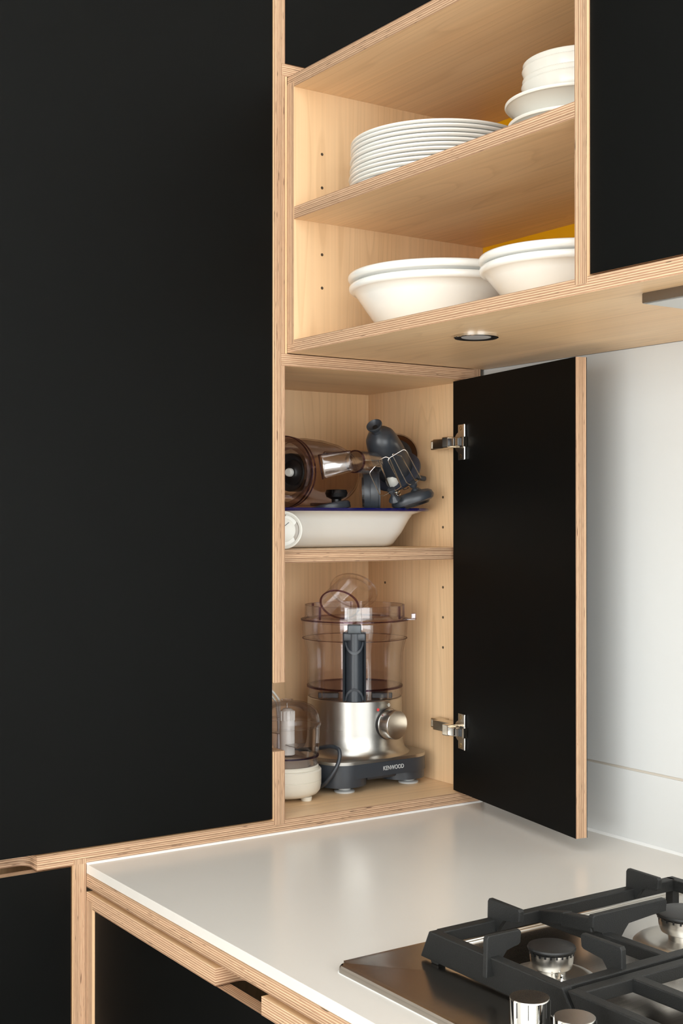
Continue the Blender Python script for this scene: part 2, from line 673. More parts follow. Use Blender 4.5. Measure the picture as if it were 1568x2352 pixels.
bm = bmesh.new()  # unseen rooflight frame and pane, added around the overhead fill
for u0, u1, v0, v1 in ((0.60, 0.65, -1.75, -0.15), (2.55, 2.60, -1.75, -0.15), (0.65, 2.55, -1.75, -1.70), (0.65, 2.55, -0.20, -0.15)):
    box_bm(bm, u0, u1, v0, v1, 2.85, 2.92)
w3 = structure(to_obj('added_rooflight', bm, WALLW))
bm = bmesh.new()
box_bm(bm, 0.65, 2.55, -1.70, -0.20, 2.88, 2.886)
to_obj('window_pane', bm, PANE, w3)

# white panels on the wall above the worktop, a recessed cream strip between them
tag(box('splashback', 0.0, 1.68, 0.6915, 0.6973, 1.0045, 1.6038, PANEL, bevel=0.0006),
    'tall white splashback panel on the wall behind the open black door', 'splashback')
tag(box('upstand', 0.0, 1.68, 0.6915, 0.6973, 0.9002, 1.0010, PANEL, bevel=0.0006),
    'low white upstand strip along the wall just above the worktop', 'upstand')
structure(box('trim_1', 0.0, 1.68, 0.6932, 0.6973, 1.0011, 1.0044, GROOVE))

# ------------------------------------------------------------------ tall cabinet
TC = thing('tall_cabinet', 'tall plywood-edged cabinet with black doors, its narrow door standing open onto kitchen machines', 'cabinet', (-0.16, -0.3, 0.0))


def notch_outline(a0, a1, b0, b1, n0, n1, depth, r, side):
    """Rectangle with a rounded finger notch cut into one edge. side 'a1': notch in the edge a=a1 between b=n0..n1; side 'b0': in the edge b=b0 between a=n0..n1."""
    k = 7
    pts = []
    if side == 'a1':
        pts = [(a0, b0), (a1, b0), (a1, n0)]
        for i in range(k + 1):
            t = i / k * PI / 2
            pts.append((a1 - depth + r - r * math.sin(t), n0 + r - r * math.cos(t)))
        for i in range(k + 1):
            t = i / k * PI / 2
            pts.append((a1 - depth + r - r * math.cos(t), n1 - r + r * math.sin(t)))
        pts += [(a1, n1), (a1, b1), (a0, b1)]
    else:
        pts = [(a0, b0), (n0, b0)]
        for i in range(k + 1):
            t = i / k * PI / 2
            pts.append((n0 + r - r * math.cos(t), b0 + depth - r + r * math.sin(t)))
        for i in range(k + 1):
            t = i / k * PI / 2
            pts.append((n1 - r + r * math.sin(t), b0 + depth - r + r * math.cos(t)))
        pts += [(n1, b0), (a1, b0), (a1, b1), (a0, b1)]
    return pts


XB = -0.3157
plank('bottom_board', notch_outline(XB, 0.0, -0.62, 0.6845, -0.1685, -0.0685, 0.037, 0.016, 'a1'), 'xy', 0.9012, 0.9195, parent=TC, grain=1)
# divider between the two upper compartments, with a finger hole cut from its front edge
plank('divider_panel', [(XB, 0.9195), (-0.02, 0.9195), (-0.02, 0.9132), (0.0003, 0.9132), (0.0003, 1.0200), (-0.030, 1.0200), (-0.037, 1.027), (-0.037, 1.113), (-0.030, 1.1205), (0.0003, 1.1205), (0.0003, 2.6), (XB, 2.6)],
      'xz', 0.2915, 0.3100, parent=TC, grain=1)
plank('side_panel', rect(XB, 0.0, 0.9197, 2.6), 'xz', 0.6713, 0.6845, parent=TC, grain=1)
plank('top_board', rect(XB, 0.0006, 0.3035, 0.6712), 'xy', 1.5852, 1.6030, parent=TC, grain=1)
plank('upper_board', rect(XB, 0.0006, 0.3045, 0.6712), 'xy', 2.0118, 2.0295, parent=TC, grain=1)
plank('back_panel', rect(-0.62, 0.6845, 0.9197, 2.6), 'yz', XB - 0.012, XB - 0.0003, parent=TC, grain=1)
plank('back_lining', rect(0.3102, 0.6711, 0.9197, 1.5850), 'yz', XB, -0.2977, parent=TC, grain=1)
plank('shelf_board', rect(-0.2975, -0.0240, 0.3103, 0.6710), 'xy', 1.2943, 1.3135, parent=TC, grain=1)
plank('side_panel', rect(XB, 0.0, 0.9197, 2.6), 'xz', -0.62, -0.602, parent=TC, grain=1)
plank('filler_strip', rect(-0.06, -0.0002, 1.6032, 2.0116), 'xz', 0.3101, 0.3138, MAPLE, MAPLE, TC, grain=1)
# black inset doors
plank('door', rect(-0.600, 0.2902, 0.9216, 2.6), 'yz', -0.021, -0.0028, BLACK, PLYF, TC)
plank('door', rect(0.3125, 0.6700, 2.0322, 2.6), 'yz', -0.021, -0.0028, BLACK, PLYF, TC)
plank('door', rect(-0.600, -0.0205, 0.10, 0.8984), 'yz', -0.021, -0.0028, BLACK, PLYF, TC)
# lower part
plank('side_panel', rect(-0.60, 0.0003, 0.06, 0.9010), 'xz', -0.0182, 0.0, parent=TC, grain=1)
plank('side_panel', rect(-0.0205, 0.0004, 0.9010, 0.9078), 'xz', -0.0182, 0.0, parent=TC, grain=1, label='upper end of the lower side panel, let into the board above')
plank('side_panel', rect(-0.60, 0.0, 0.06, 0.9010), 'xz', -0.62, -0.602, parent=TC, grain=1)
plank('plinth', rect(-0.602, -0.0185, 0.0, 0.095), 'yz', -0.07, -0.052, BLACK, PLYF, TC)
plank('back_panel', rect(-0.62, 0.0, 0.06, 0.9010), 'yz', -0.612, -0.6003, parent=TC, grain=1)


def pin_hole_disc(x, y, z, normal, parent):  # dark disc on the surface, its colour stands in for the hole's shade
    bm = bmesh.new()
    q = Vector(normal).to_track_quat('Z', 'Y')
    lathe_bm(bm, [(0.0, 0.00015), (0.0018, 0.00015), (0.0021, 0.0003), (0.0023, 0.00005)], seg=14)
    return to_obj('pin_hole_disc', bm, HOLE_SHADE, parent, Vector((x, y, z)) - origin_of(parent), smooth=True, rot=q)


for z in (1.3965, 1.3461, 1.2454, 1.1950, 1.1446):
    pin_hole_disc(-0.0816, 0.6713, z, (0, -1, 0), TC)
for z in (1.2467,):
    pin_hole_disc(-0.2466, 0.6713, z, (0, -1, 0), TC)

# open door, hinged on the right-hand side
DU = Vector((0.98281, -0.18462, 0.0))
DN = Vector((0.18462, 0.98281, 0.0))
DH = Vector((-0.0156, 0.640, 0.9213))
bm = bmesh.new()
door = plank('door', rect(0.0, 0.352, 0.0, 0.6617), 'xz', 0.0, 0.0182, BLACK, PLYF, None, label='narrow black door standing open, plywood edge and two hinges showing')
door.parent = TC
dq = basis(DU, DN, Vector((0, 0, 1)))
door.rotation_mode = 'QUATERNION'
door.rotation_quaternion = dq
door.location = DH + DU * 0.176 + DN * 0.0091 + Vector((0, 0, 0.33085)) - origin_of(TC)


def hinge(zc):
    """A sprung cup hinge: cup plate on the door, arm, mounting plate on the cabinet side. Built in the door's own axes (x along, y into the door, z up)."""
    o = Vector((0.176, 0.0091, 0.33085))         # door origin is its centre

    def D(x, y, z):
        return Vector((x, y, z - DH.z)) - o
    bm = bmesh.new()
    box_bm(bm, 0.0185, 0.0385, -0.0016, 0.0, zc - 0.0285, zc + 0.0285, 0.0007)
    for v in bm.verts:
        v.co = D(v.co.x, v.co.y, v.co.z)
    lathe_bm(bm, [(0, -0.0014), (0.0165, -0.0014), (0.0172, -0.0006), (0.0172, 0.0)], seg=32, mtx=Matrix.Translation(D(0.0225, 0, zc)) @ Matrix.Rotation(PI / 2, 4, 'X') @ Matrix.Scale(-1, 4, (0, 0, 1)))
    to_obj('hinge_plate', bm, NICKEL, door, smooth=False)
    bm = bmesh.new()
    box_bm(bm, 0.0385, 0.0430, -0.0034, 0.0, zc - 0.0288, zc + 0.0288, 0.0012, 3)
    for v in bm.verts:
        v.co = D(v.co.x, v.co.y, v.co.z)
    to_obj('hinge_ridge', bm, CHROME, door)
    for dz in (-0.0225, 0.0225):
        bm = bmesh.new()
        lathe_bm(bm, [(0, -0.0008), (0.0012, -0.0014), (0.0030, -0.0020), (0.0036, -0.0016)], seg=16, mtx=Matrix.Translation(D(0.0275, 0, zc + dz)) @ Matrix.Rotation(PI / 2, 4, 'X') @ Matrix.Scale(-1, 4, (0, 0, 1)))
        to_obj('screw', bm, BRASS, door, smooth=True)
    # dark mouth of the cup and the link that comes out of it
    bm = bmesh.new()
    box_bm(bm, 0.0255, 0.0375, -0.0022, -0.0015, zc - 0.0085, zc + 0.0085, 0.0003)
    for v in bm.verts:
        v.co = D(v.co.x, v.co.y, v.co.z)
    to_obj('hinge_cup', bm, DARK, door)
    # arm pieces are laid out in room axes, then brought into the door's axes
    inv = dq.inverted()
    base = door.location + origin_of(TC)

    def W(p):
        return inv @ (Vector(p) - base)

    def wbox(name, x0, x1, y0, y1, z0, z1, mat, bev):
        bm = bmesh.new()
        box_bm(bm, x0, x1, y0, y1, z0, z1, bev)
        for v in bm.verts:
            v.co = W(v.co)
        to_obj(name, bm, mat, door)
    a = DH + DU * 0.031
    wbox('hinge_arm', -0.0030, 0.0122, 0.6175, 0.6330, zc - 0.0066, zc + 0.0066, CHROME, 0.0008)
    wbox('hinge_link', 0.0136, 0.0206, 0.6195, 0.6320, zc - 0.0062, zc + 0.0062, CHROME, 0.0006)
    wbox('hinge_lever', 0.0206, 0.0270, 0.6235, 0.6315, zc - 0.0062, zc + 0.0062, GREY, 0.0006)
    wbox('hinge_lever', 0.0268, 0.0310, 0.6225, 0.6310, zc - 0.0080, zc + 0.0080, NICKEL, 0.0006)
    wbox('hinge_body', -0.0185, -0.0035, 0.6185, 0.6380, zc - 0.0085, zc + 0.0092, NICKEL, 0.0015)
    wbox('hinge_neck', -0.0660, -0.0165, 0.6370, 0.6590, zc - 0.0078, zc + 0.0084, NICKEL, 0.0015)
    wbox('mounting_plate', -0.0880, -0.0640, 0.6500, 0.6708, zc - 0.0078, zc + 0.0080, NICKEL, 0.0012)
    for gx in (-0.0860, -0.0838, -0.0816):
        wbox('hinge_groove', gx, gx + 0.0008, 0.6494, 0.6502, zc - 0.0055, zc + 0.0055, CHROME, 0.0001)
    bm = bmesh.new()
    lathe_bm(bm, [(0, -0.0002), (0.0014, -0.0008), (0.0032, -0.0014), (0.0036, 0.0)], seg=16)
    for v in bm.verts:
        v.co = W(Vector((-0.0720, 0.6498, zc)) + Vector((v.co.x, v.co.z, v.co.y)))
    to_obj('screw', bm, CHROME, door, smooth=True)


hinge(1.4830)
hinge(1.0200)

# ------------------------------------------------------------------ base cabinet under the worktop
BC = thing('base_cabinet', 'plywood-edged base cabinet with a black door and finger notch under the white worktop', 'cabinet', (0.8, 0.3, 0.0))
plank('top_board', rect(0.0008, 1.68, 0.0, 0.685), 'xy', 0.8700, 0.8875, parent=BC)
plank('front_rail', notch_outline(0.0008, 1.68, 0.0, 0.105, 0.358, 0.458, 0.040, 0.012, 'b0'), 'xy', 0.8440, 0.8635, parent=BC)
plank('side_panel', [(-0.0003, 0.06), (0.66, 0.06), (0.66, 0.8438), (-0.0001, 0.8438), (-0.0001, 0.853), (-0.0003, 0.853)], 'yz', 0.0008, 0.0203, parent=BC, grain=1)
plank('door', rect(0.0222, 1.64, 0.10, 0.8424), 'xz', 0.0028, 0.021, BLACK, PLYF, BC)
plank('side_panel', rect(0.0, 0.66, 0.06, 0.8438), 'yz', 1.66, 1.68, parent=BC, grain=1)
plank('plinth', rect(0.021, 1.66, 0.0, 0.095), 'xz', 0.052, 0.07, BLACK, PLYF, BC)
plank('back_panel', rect(0.021, 1.66, 0.10, 0.8438), 'xz', 0.661, 0.672, BLACK, PLY, BC)

# worktop
WT = thing('worktop', 'off-white solid worktop running from the tall cabinet under the gas hob', 'worktop', (0.84, 0.345, 0.8877))
box('slab', 0.0004, 1.70, 0.0, 0.6912, 0.8877, 0.9, WORKTOP, WT, bevel=0.0007)
bm = bmesh.new()
v = [(0.0004, 0.9), (0.0050, 0.9), (0.0036, 0.9012), (0.0004, 0.9020)]
lo = [bm.verts.new((x, 0.0, z)) for x, z in v]
hi = [bm.verts.new((x, 0.6845, z)) for x, z in v]
bm.faces.new(lo); bm.faces.new(hi[::-1])
for i in range(4):
    bm.faces.new([lo[i], hi[i], hi[(i + 1) % 4], lo[(i + 1) % 4]])
for q in bm.verts:
    q.co -= origin_of(WT)
to_obj('sealant_bead', bm, SEAL, WT, label='thin white line of sealant against the tall cabinet')
bm = bmesh.new()
v = [(0.6870, 0.9), (0.6914, 0.9), (0.6914, 0.9030), (0.6890, 0.9012)]
lo = [bm.verts.new((0.004, y, z)) for y, z in v]
hi = [bm.verts.new((1.68, y, z)) for y, z in v]
bm.faces.new(lo); bm.faces.new(hi[::-1])
for i in range(4):
    bm.faces.new([lo[i], hi[i], hi[(i + 1) % 4], lo[(i + 1) % 4]])
for q in bm.verts:
    q.co -= origin_of(WT)
to_obj('sealant_bead', bm, SEAL, WT, label='thin white line of sealant against the wall panels')

# ------------------------------------------------------------------ wall cabinet
WC = thing('wall_cabinet', 'open plywood wall cabinet of white crockery, yellow back, black door at its right', 'cabinet', (0.8, 0.5, 1.604))
YU = 0.3140
plank('bottom_board', rect(0.0004, 1.68, YU, 0.6910), 'xy', 1.6040, 1.6215, parent=WC)


def housed(z0, z1, zi0, zi1):
    """Upright whose front edge is let into the boards above and below."""
    return [(YU - 0.0004, z0), (YU - 0.0001, z0), (YU - 0.0001, zi0), (0.6735, zi0), (0.6735, zi1), (YU - 0.0001, zi1), (YU - 0.0001, z1), (YU - 0.0004, z1)]


plank('side_panel', housed(1.6157, 1.9985, 1.6216, 1.9919), 'yz', 0.0004, 0.0190, parent=WC, grain=1)
plank('shelf_board', rect(0.0192, 0.5964, YU, 0.6735), 'xy', 1.7980, 1.8160, parent=WC)
plank('divider_panel', housed(1.6150, 1.9985, 1.6216, 1.9919), 'yz', 0.5966, 0.6155, parent=WC, grain=1)
plank('top_board', rect(0.0008, 1.68, YU, 0.6910), 'xy', 1.9920, 2.0102, parent=WC)
plank('side_panel', rect(YU, 0.6735, 1.6216, 1.9919), 'yz', 1.662, 1.68, parent=WC, grain=1)
plank('back_panel', rect(0.001, 1.68, 1.6216, 1.9919), 'xz', 0.6737, 0.6910, YELLOW, PLY, WC, label='yellow back panel')
plank('door', rect(0.6172, 1.660, 1.6240, 1.9900), 'xz', YU + 0.0025, YU + 0.0205, BLACK, PLYF, WC)
for z in (1.9004, 1.8506, 1.7514, 1.7020):
    pin_hole_disc(0.0190, 0.3630, z, (1, 0, 0), WC)

# recessed light and extractor set into the underside of the wall cabinet
dl = thing('recessed_spotlight', 'small round recessed spotlight with black rim in the underside of the wall cabinet', 'light', (0.2967, 0.4259, 1.6040))
lathe('bezel', [(0.0300, 0.0), (0.0300, -0.0030), (0.0287, -0.0036), (0.0287, -0.0002)], CHROME, dl, seg=48, closed=True)
lathe('baffle', [(0.0286, -0.0002), (0.0286, -0.0036), (0.0210, -0.0026), (0.0200, -0.0002)], DARK, dl, seg=48, closed=True)
lathe('lens', [(0.0, -0.0026), (0.0198, -0.0026), (0.0200, -0.0004), (0.0, -0.0004)], LENS, dl, seg=48)
hd = thing('extractor_hood', 'thin steel extractor hood set against the underside of the wall cabinet', 'extractor', (0.95, 0.51, 1.604))
bm = bmesh.new()
prism_bm(bm, rrect(0.645 - 0.95, 1.25 - 0.95, 0.365 - 0.51, 0.655 - 0.51, 0.003), -0.0108, 0.0, 0.0009)
to_obj('casing', bm, HOODST, hd)
box('filter_panel', 0.649, 1.246, 0.369, 0.651, 1.5922, 1.5934, ALU, hd, bevel=0.0003)

# ------------------------------------------------------------------ gas hob
HX0, HX1, HY0, HY1 = 0.5255, 1.1055, 0.0465, 0.5565
HB = thing('gas_hob', 'brushed steel gas hob set into the white worktop', 'hob', (0.8155, 0.3015, 0.9))
bm = bmesh.new()
prism_bm(bm, rrect(HX0 - 0.8155, HX1 - 0.8155, HY0 - 0.3015, HY1 - 0.3015, 0.011, 8), 0.0001, 0.0085, 0.0)
top_e = [e for e in bm.edges if all(abs(v.co.z - 0.0085) < 1e-6 for v in e.verts)]
bmesh.ops.bevel(bm, geom=top_e, offset=0.0055, segments=5, affect='EDGES', profile=0.5)
set_smooth(to_obj('hob_plate', bm, HOBST, HB), 30)
# sealing strip under the plate edge
bm = bmesh.new()
prism_bm(bm, rrect(HX0 - 0.8162, HX1 - 0.8148, HY0 - 0.3022, HY1 - 0.3008, 0.011, 8), 0.00005, 0.0006)
to_obj('seal', bm, SEAL, HB)


def burner(x, y, rc, rb):
    o = Vector((x, y, 0.9085)) - Vector((0.8155, 0.3015, 0.9))
    b = lathe('burner', [(rb * 1.08, -0.0002), (rb * 1.06, 0.0008), (rb, 0.0034), (rb * 0.93, 0.0052), (rb * 0.80, 0.0054), (rb * 0.70, 0.0046), (rc * 0.72, 0.0042), (0.0, 0.0042)], BURNST, HB, o, 64)
    lathe('burner_cup', [(rc * 0.62, 0.0042), (rc * 0.66, 0.0105), (rc * 0.90, 0.0135), (rc * 0.97, 0.0200), (rc * 1.0, 0.0285), (rc * 0.96, 0.0290), (0, 0.0290)], BURNCUP, b, seg=48)
    bm = bmesh.new()
    for k in range(24):
        a = 2 * PI * k / 24
        m = Matrix.Rotation(a, 4, 'Z')
        box_bm(bm, rc * 0.90, rc * 1.012, -0.0009, 0.0009, 0.0262, 0.0292)
        bmesh.ops.transform(bm, matrix=m, verts=bm.verts[-8:])
    fl = to_obj('flame_ports', bm, DARK, b)
    lathe('burner_cap', [(rc * 0.93, 0.0292), (rc * 1.06, 0.0300), (rc * 1.09, 0.0318), (rc * 1.06, 0.0334), (rc * 0.97, 0.0342), (0, 0.0350)], ENBLACK, b, seg=48)
    bm = bmesh.new()
    lathe_bm(bm, [(0, 0.0125), (0.0016, 0.0125), (0.0018, 0.0110), (0.0018, 0.0072), (0.0042, 0.0070), (0.0042, 0.0042)], seg=16, mtx=Matrix.Translation((rc * 0.82 * 0.95 + 0.0042, -rc * 0.30, 0.0)))
    to_obj('igniter', bm, CHROME, b, smooth=True)
    bm = bmesh.new()
    lathe_bm(bm, [(0, 0.0100), (0.0011, 0.0098), (0.0014, 0.0042)], seg=12, mtx=Matrix.Translation((rc * 0.80, -rc * 0.72, 0.0)))
    to_obj('thermocouple', bm, BRASS, b, smooth=True)


burner(0.6850, 0.1955, 0.0218, 0.0430)
burner(0.6850, 0.3900, 0.0300, 0.0520)
burner(0.9000, 0.2950, 0.0400, 0.0640)

# raised ridge pressed across the plate behind the front burner
for xr, rr in ((0.5485, 0.0018), (0.5555, 0.0024)):
    bm = bmesh.new()
    tube_bm(bm, [(xr - 0.8155, 0.165 - 0.3015, 0.0076), (xr - 0.8155, 0.535 - 0.3015, 0.0076)], rr, 12)
    to_obj('pressed_ridge', bm, BURNST, HB, smooth=True)


def knob(x, y, spot):
    o = Vector((x, y, 0.9085)) - Vector((0.8155, 0.3015, 0.9))
    k = lathe('control_knob', [(0.0172, 0.0004), (0.0172, 0.0012), (0.0165, 0.0016), (0.0172, 0.0024), (0.0176, 0.0405), (0.0172, 0.0415), (0.0, 0.0415)], CHROME, HB, o, 64)
    lathe('knob_top', [(0.0170, 0.0415), (0.0168, 0.0418), (0.0, 0.0418)], KNOBST, k, seg=64)
    bm = bmesh.new()
    for a in (0.2, 0.75, 1.2, 1.7, -0.4):
        n0 = len(bm.verts)
        box_bm(bm, -0.0004, 0.0004, -0.0003, 0.0003, 0.028, 0.0408)
        bm.verts.ensure_lookup_table()
        bmesh.ops.transform(bm, matrix=Matrix.Rotation(a - 1.0, 4, 'Z') @ Matrix.Translation((0.0176, 0, 0)), verts=bm.verts[n0:])
    to_obj('knob_groove', bm, DARK, k)
    return k


knob(0.7916, 0.0695, False)
knob(0.8455, 0.0700, True)


# cast iron pan supports: frame bars, inclined apron at the front, raised fingers
def bar_bm(bm, p, q, w, h, bev=0.0012):
    """Bar with a rectangular section from p to q (top centre line), w wide, h deep."""
    p, q = Vector(p), Vector(q)
    L = (q - p).length
    t = (q - p).normalized()
    s = Vector((0, 0, 1)).cross(t).normalized()
    u = t.cross(s)
    n0 = len(bm.verts)
    box_bm(bm, 0, L, -w / 2, w / 2, -h, 0, bev)
    bm.verts.ensure_lookup_table()
    m = Matrix(((t.x, s.x, u.x, p.x), (t.y, s.y, u.y, p.y), (t.z, s.z, u.z, p.z), (0, 0, 0, 1)))
    bmesh.ops.transform(bm, matrix=m, verts=bm.verts[n0:])


def finger_bm(bm, base, direction, length, ztop, zbase, w=0.0062, foot=0.020, arm=0.016):
    """A raised plate: a foot standing on the frame and an arm reaching towards the burner."""
    d = Vector(direction).normalized()
    s = Vector((0, 0, 1)).cross(d)
    b = Vector(base)
    prof = [(0.0, zbase), (0.0008, ztop - 0.003), (0.0028, ztop), (length - 0.002, ztop - 0.0005), (length, ztop - 0.003), (length - 0.001, ztop - arm + 0.003), (length - 0.004, ztop - arm + 0.001), (foot + 0.005, ztop - arm - 0.0005), (foot, ztop - arm - 0.006), (foot - 0.004, zbase)]
    lo = [bm.verts.new(b + d * a + s * (w / 2) + Vector((0, 0, z))) for a, z in prof]
    hi = [bm.verts.new(b + d * a - s * (w / 2) + Vector((0, 0, z))) for a, z in prof]
    f0 = bm.faces.new(lo)
    f1 = bm.faces.new(hi[::-1])
    n = len(prof)
    for i in range(n):
        bm.faces.new([lo[i], lo[(i + 1) % n], hi[(i + 1) % n], hi[i]])
    es = list(set(list(f0.edges) + list(f1.edges)))
    bmesh.ops.bevel(bm, geom=es, offset=0.0009, segments=2, affect='EDGES', profile=0.5)


ZF = 0.9450          # top of the frame
ZT = 0.9650          # top of the fingers
ps = thing('pan_support', 'black cast iron pan support over the left burners with raised fingers', 'pan support', (0.685, 0.29, 0.9085))
o0 = origin_of(ps)


def ps_part(name, fn, parent, off):
    bm = bmesh.new()
    fn(bm)
    for v in bm.verts:
        v.co -= off
    return to_obj(name, bm, IRON, parent)


def apron(bm, x0, x1, y, yb, zt, zb, x0b, x1b):
    """Front apron: a plate leaning from (y, zt) down to (yb, zb)."""
    t = 0.012
    top = [(x0, y, zt), (x1, y, zt), (x1, y + t, zt), (x0, y + t, zt)]
    bot = [(x0b, yb, zb), (x1b, yb, zb), (x1b, yb + 0.008, zb), (x0b, yb + 0.008, zb)]
    a = [bm.verts.new(p) for p in top]
    b = [bm.verts.new(p) for p in bot]
    bm.faces.new(a); bm.faces.new(b[::-1])
    for i in range(4):
        bm.faces.new([b[i], b[(i + 1) % 4], a[(i + 1) % 4], a[i]])
    bmesh.ops.bevel(bm, geom=list(bm.edges), offset=0.0015, segments=2, affect='EDGES', profile=0.5)


ps_part('front_apron', lambda b: apron(b, 0.590, 0.781, 0.117, 0.127, ZF, 0.9108, 0.5630, 0.7920), ps, o0)
ps_part('side_bar', lambda b: bar_bm(b, (0.5945, 0.128, ZF), (0.5945, 0.470, ZF), 0.0125, 0.0130), ps, o0)
ps_part('side_bar', lambda b: bar_bm(b, (0.7745, 0.128, ZF), (0.7745, 0.470, ZF), 0.0125, 0.0130), ps, o0)
ps_part('rear_bar', lambda b: bar_bm(b, (0.5885, 0.4700, ZF), (0.7805, 0.4700, ZF), 0.0125, 0.0130), ps, o0)


def crossbar(b):
    bar_bm(b, (0.5985, 0.2620, ZF), (0.7705, 0.2620, ZF), 0.0115, 0.0130)
    bar_bm(b, (0.640, 0.2560, ZF + 0.008), (0.690, 0.2490, ZF + 0.016), 0.0115, 0.0140)
    bar_bm(b, (0.602, 0.2620, ZF), (0.645, 0.2560, ZF + 0.010), 0.0115, 0.0130)


ps_part('cross_bar', crossbar, ps, o0)


def long_finger(b):
    n0 = 0
    prof = [(0.2430, ZT - 0.002), (0.2450, ZT), (0.3480, ZT), (0.3500, ZT - 0.003), (0.3490, ZT - 0.013), (0.2930, ZT - 0.015), (0.2870, ZT - 0.021), (0.2810, ZF - 0.011), (0.2590, ZF - 0.011), (0.2560, ZT - 0.018), (0.2450, ZT - 0.016), (0.2430, ZT - 0.012)]
    lo = [b.verts.new((0.6870, y, z)) for y, z in prof]
    hi = [b.verts.new((0.6940, y, z)) for y, z in prof]
    f0 = b.faces.new(lo); f1 = b.faces.new(hi[::-1])
    for i in range(len(prof)):
        j = (i + 1) % len(prof)
        b.faces.new([lo[i], lo[j], hi[j], hi[i]])
    bmesh.ops.bevel(b, geom=list(set(list(f0.edges) + list(f1.edges))), offset=0.001, segments=2, affect='EDGES', profile=0.5)


ps_part('finger', long_finger, ps, o0)
ps_part('finger', lambda b: finger_bm(b, (0.5875, 0.1990, 0), (1, 0, 0), 0.0505, ZT, ZF - 0.011), ps, o0)
ps_part('finger', lambda b: finger_bm(b, (0.6810, 0.1130, 0), (0, 1, 0), 0.0440, ZT, 0.9260), ps, o0)
ps_part('finger', lambda b: finger_bm(b, (0.7780, 0.1990, 0), (-1, 0, 0), 0.0540, ZT, ZF - 0.011), ps, o0)
ps_part('finger', lambda b: finger_bm(b, (0.5875, 0.4035, 0), (1, 0, 0), 0.0490, ZT, ZF - 0.011), ps, o0)
ps_part('finger', lambda b: finger_bm(b, (0.7780, 0.4035, 0), (-1, 0, 0), 0.0490, ZT, ZF - 0.011), ps, o0)
for x, y in ((0.585, 0.133), (0.779, 0.133), (0.5945, 0.470), (0.7745, 0.470)):
    ps_part('foot', lambda b, x=x, y=y: box_bm(b, x - 0.006, x + 0.006, y - 0.005, y + 0.005, 0.9086, 0.9330, 0.001), ps, o0)

p2 = thing('pan_support', 'black cast iron pan support cut by the right photo edge, behind the knobs', 'pan support', (0.90, 0.29, 0.9085))
o2 = origin_of(p2)
ps_part('front_apron', lambda b: apron(b, 0.7875, 1.005, 0.117, 0.127, ZF, 0.9108, 0.7975, 1.02), p2, o2)
ps_part('side_bar', lambda b: bar_bm(b, (0.7935, 0.128, ZF), (0.7935, 0.470, ZF), 0.0125, 0.0130), p2, o2)
ps_part('side_bar', lambda b: bar_bm(b, (0.9985, 0.128, ZF), (0.9985, 0.470, ZF), 0.0125, 0.0130), p2, o2)
ps_part('rear_bar', lambda b: bar_bm(b, (0.7875, 0.4700, ZF), (1.0045, 0.4700, ZF), 0.0125, 0.0130), p2, o2)
ps_part('cross_bar', lambda b: bar_bm(b, (0.7985, 0.1930, ZF), (0.9020, 0.1930, ZF), 0.0125, 0.0130), p2, o2)


ps_part('cross_bar', lambda b: bar_bm(b, (0.8960, 0.1900, ZF), (0.8960, 0.2450, ZF), 0.0125, 0.0260), p2, o2)
ps_part('cross_bar', lambda b: bar_bm(b, (0.8960, 0.3450, ZF), (0.8960, 0.4650, ZF), 0.0125, 0.0130), p2, o2)
for x, y in ((0.806, 0.130), (1.010, 0.130), (0.7935, 0.470), (0.9985, 0.470)):
    ps_part('foot', lambda b, x=x, y=y: box_bm(b, x - 0.005, x + 0.005, y - 0.005, y + 0.005, 0.9086, 0.9330, 0.001), p2, o2)

# ------------------------------------------------------------------ crockery
ZS = 1.8160          # top of the crockery shelf
ZB = 1.6215          # top of the wall cabinet's bottom board


def plate_prof(r, h, t=0.0032):
    return [(0.0, 0.0016), (r * 0.56, 0.0016), (r * 0.57, 0.0), (r * 0.60, 0.0), (r * 0.63, 0.0018), (r * 0.72, h * 0.42), (r * 0.94, h - 0.0040), (r * 0.985, h - 0.0042), (r, h - 0.0026), (r * 0.997, h - 0.0006), (r * 0.98, h),
            (r * 0.93, h - 0.0004), (r * 0.70, h * 0.42 + t), (r * 0.62, 0.0018 + t), (r * 0.55, 0.0014 + t), (0.0, 0.0014 + t)]


ORD = ['bottom', 'second from the bottom', 'third from the bottom', 'fourth from the bottom', 'fifth from the bottom', 'sixth from the bottom', 'sixth from the top', 'fifth from the top', 'fourth from the top', 'third from the top', 'second from the top', 'top']


def stack(name, prof, mat, cat, group, labels, places, part):
    """places: list of (x, y, z, scale). One master, the rest are copies."""
    first = None
    for lab, (x, y, z, s) in zip(labels, places):
        if first is None:
            first = lathe(name, prof, mat, None, (x, y, z), 96, angle=50)
            o = first
        else:
            o = first.copy()
            col.objects.link(o)
            o.location = (x, y, z)
        o.scale = (s, s, 1)
        o.rotation_euler.z = random.uniform(0, 6)
        tag(o, lab, cat, group)


PH = 0.0118
places = []
for i in range(12):
    jx, jy = random.uniform(-0.0012, 0.0012), random.uniform(-0.0012, 0.0012)
    s = 1.0
    if i in (0, 1, 2, 3):
        jx -= 0.0022
    if i == 3:
        s = 1.008
    places.append((0.170 + jx, 0.4645 + jy, ZS + 0.0003 + i * 0.0060, s))
stack('dinner_plate', plate_prof(0.127, PH), CHINA, 'plate', 'white dinner plates stacked on the crockery shelf',
      ['white dinner plate, %s of the tall stack on the crockery shelf' % w for w in ORD], places, None)


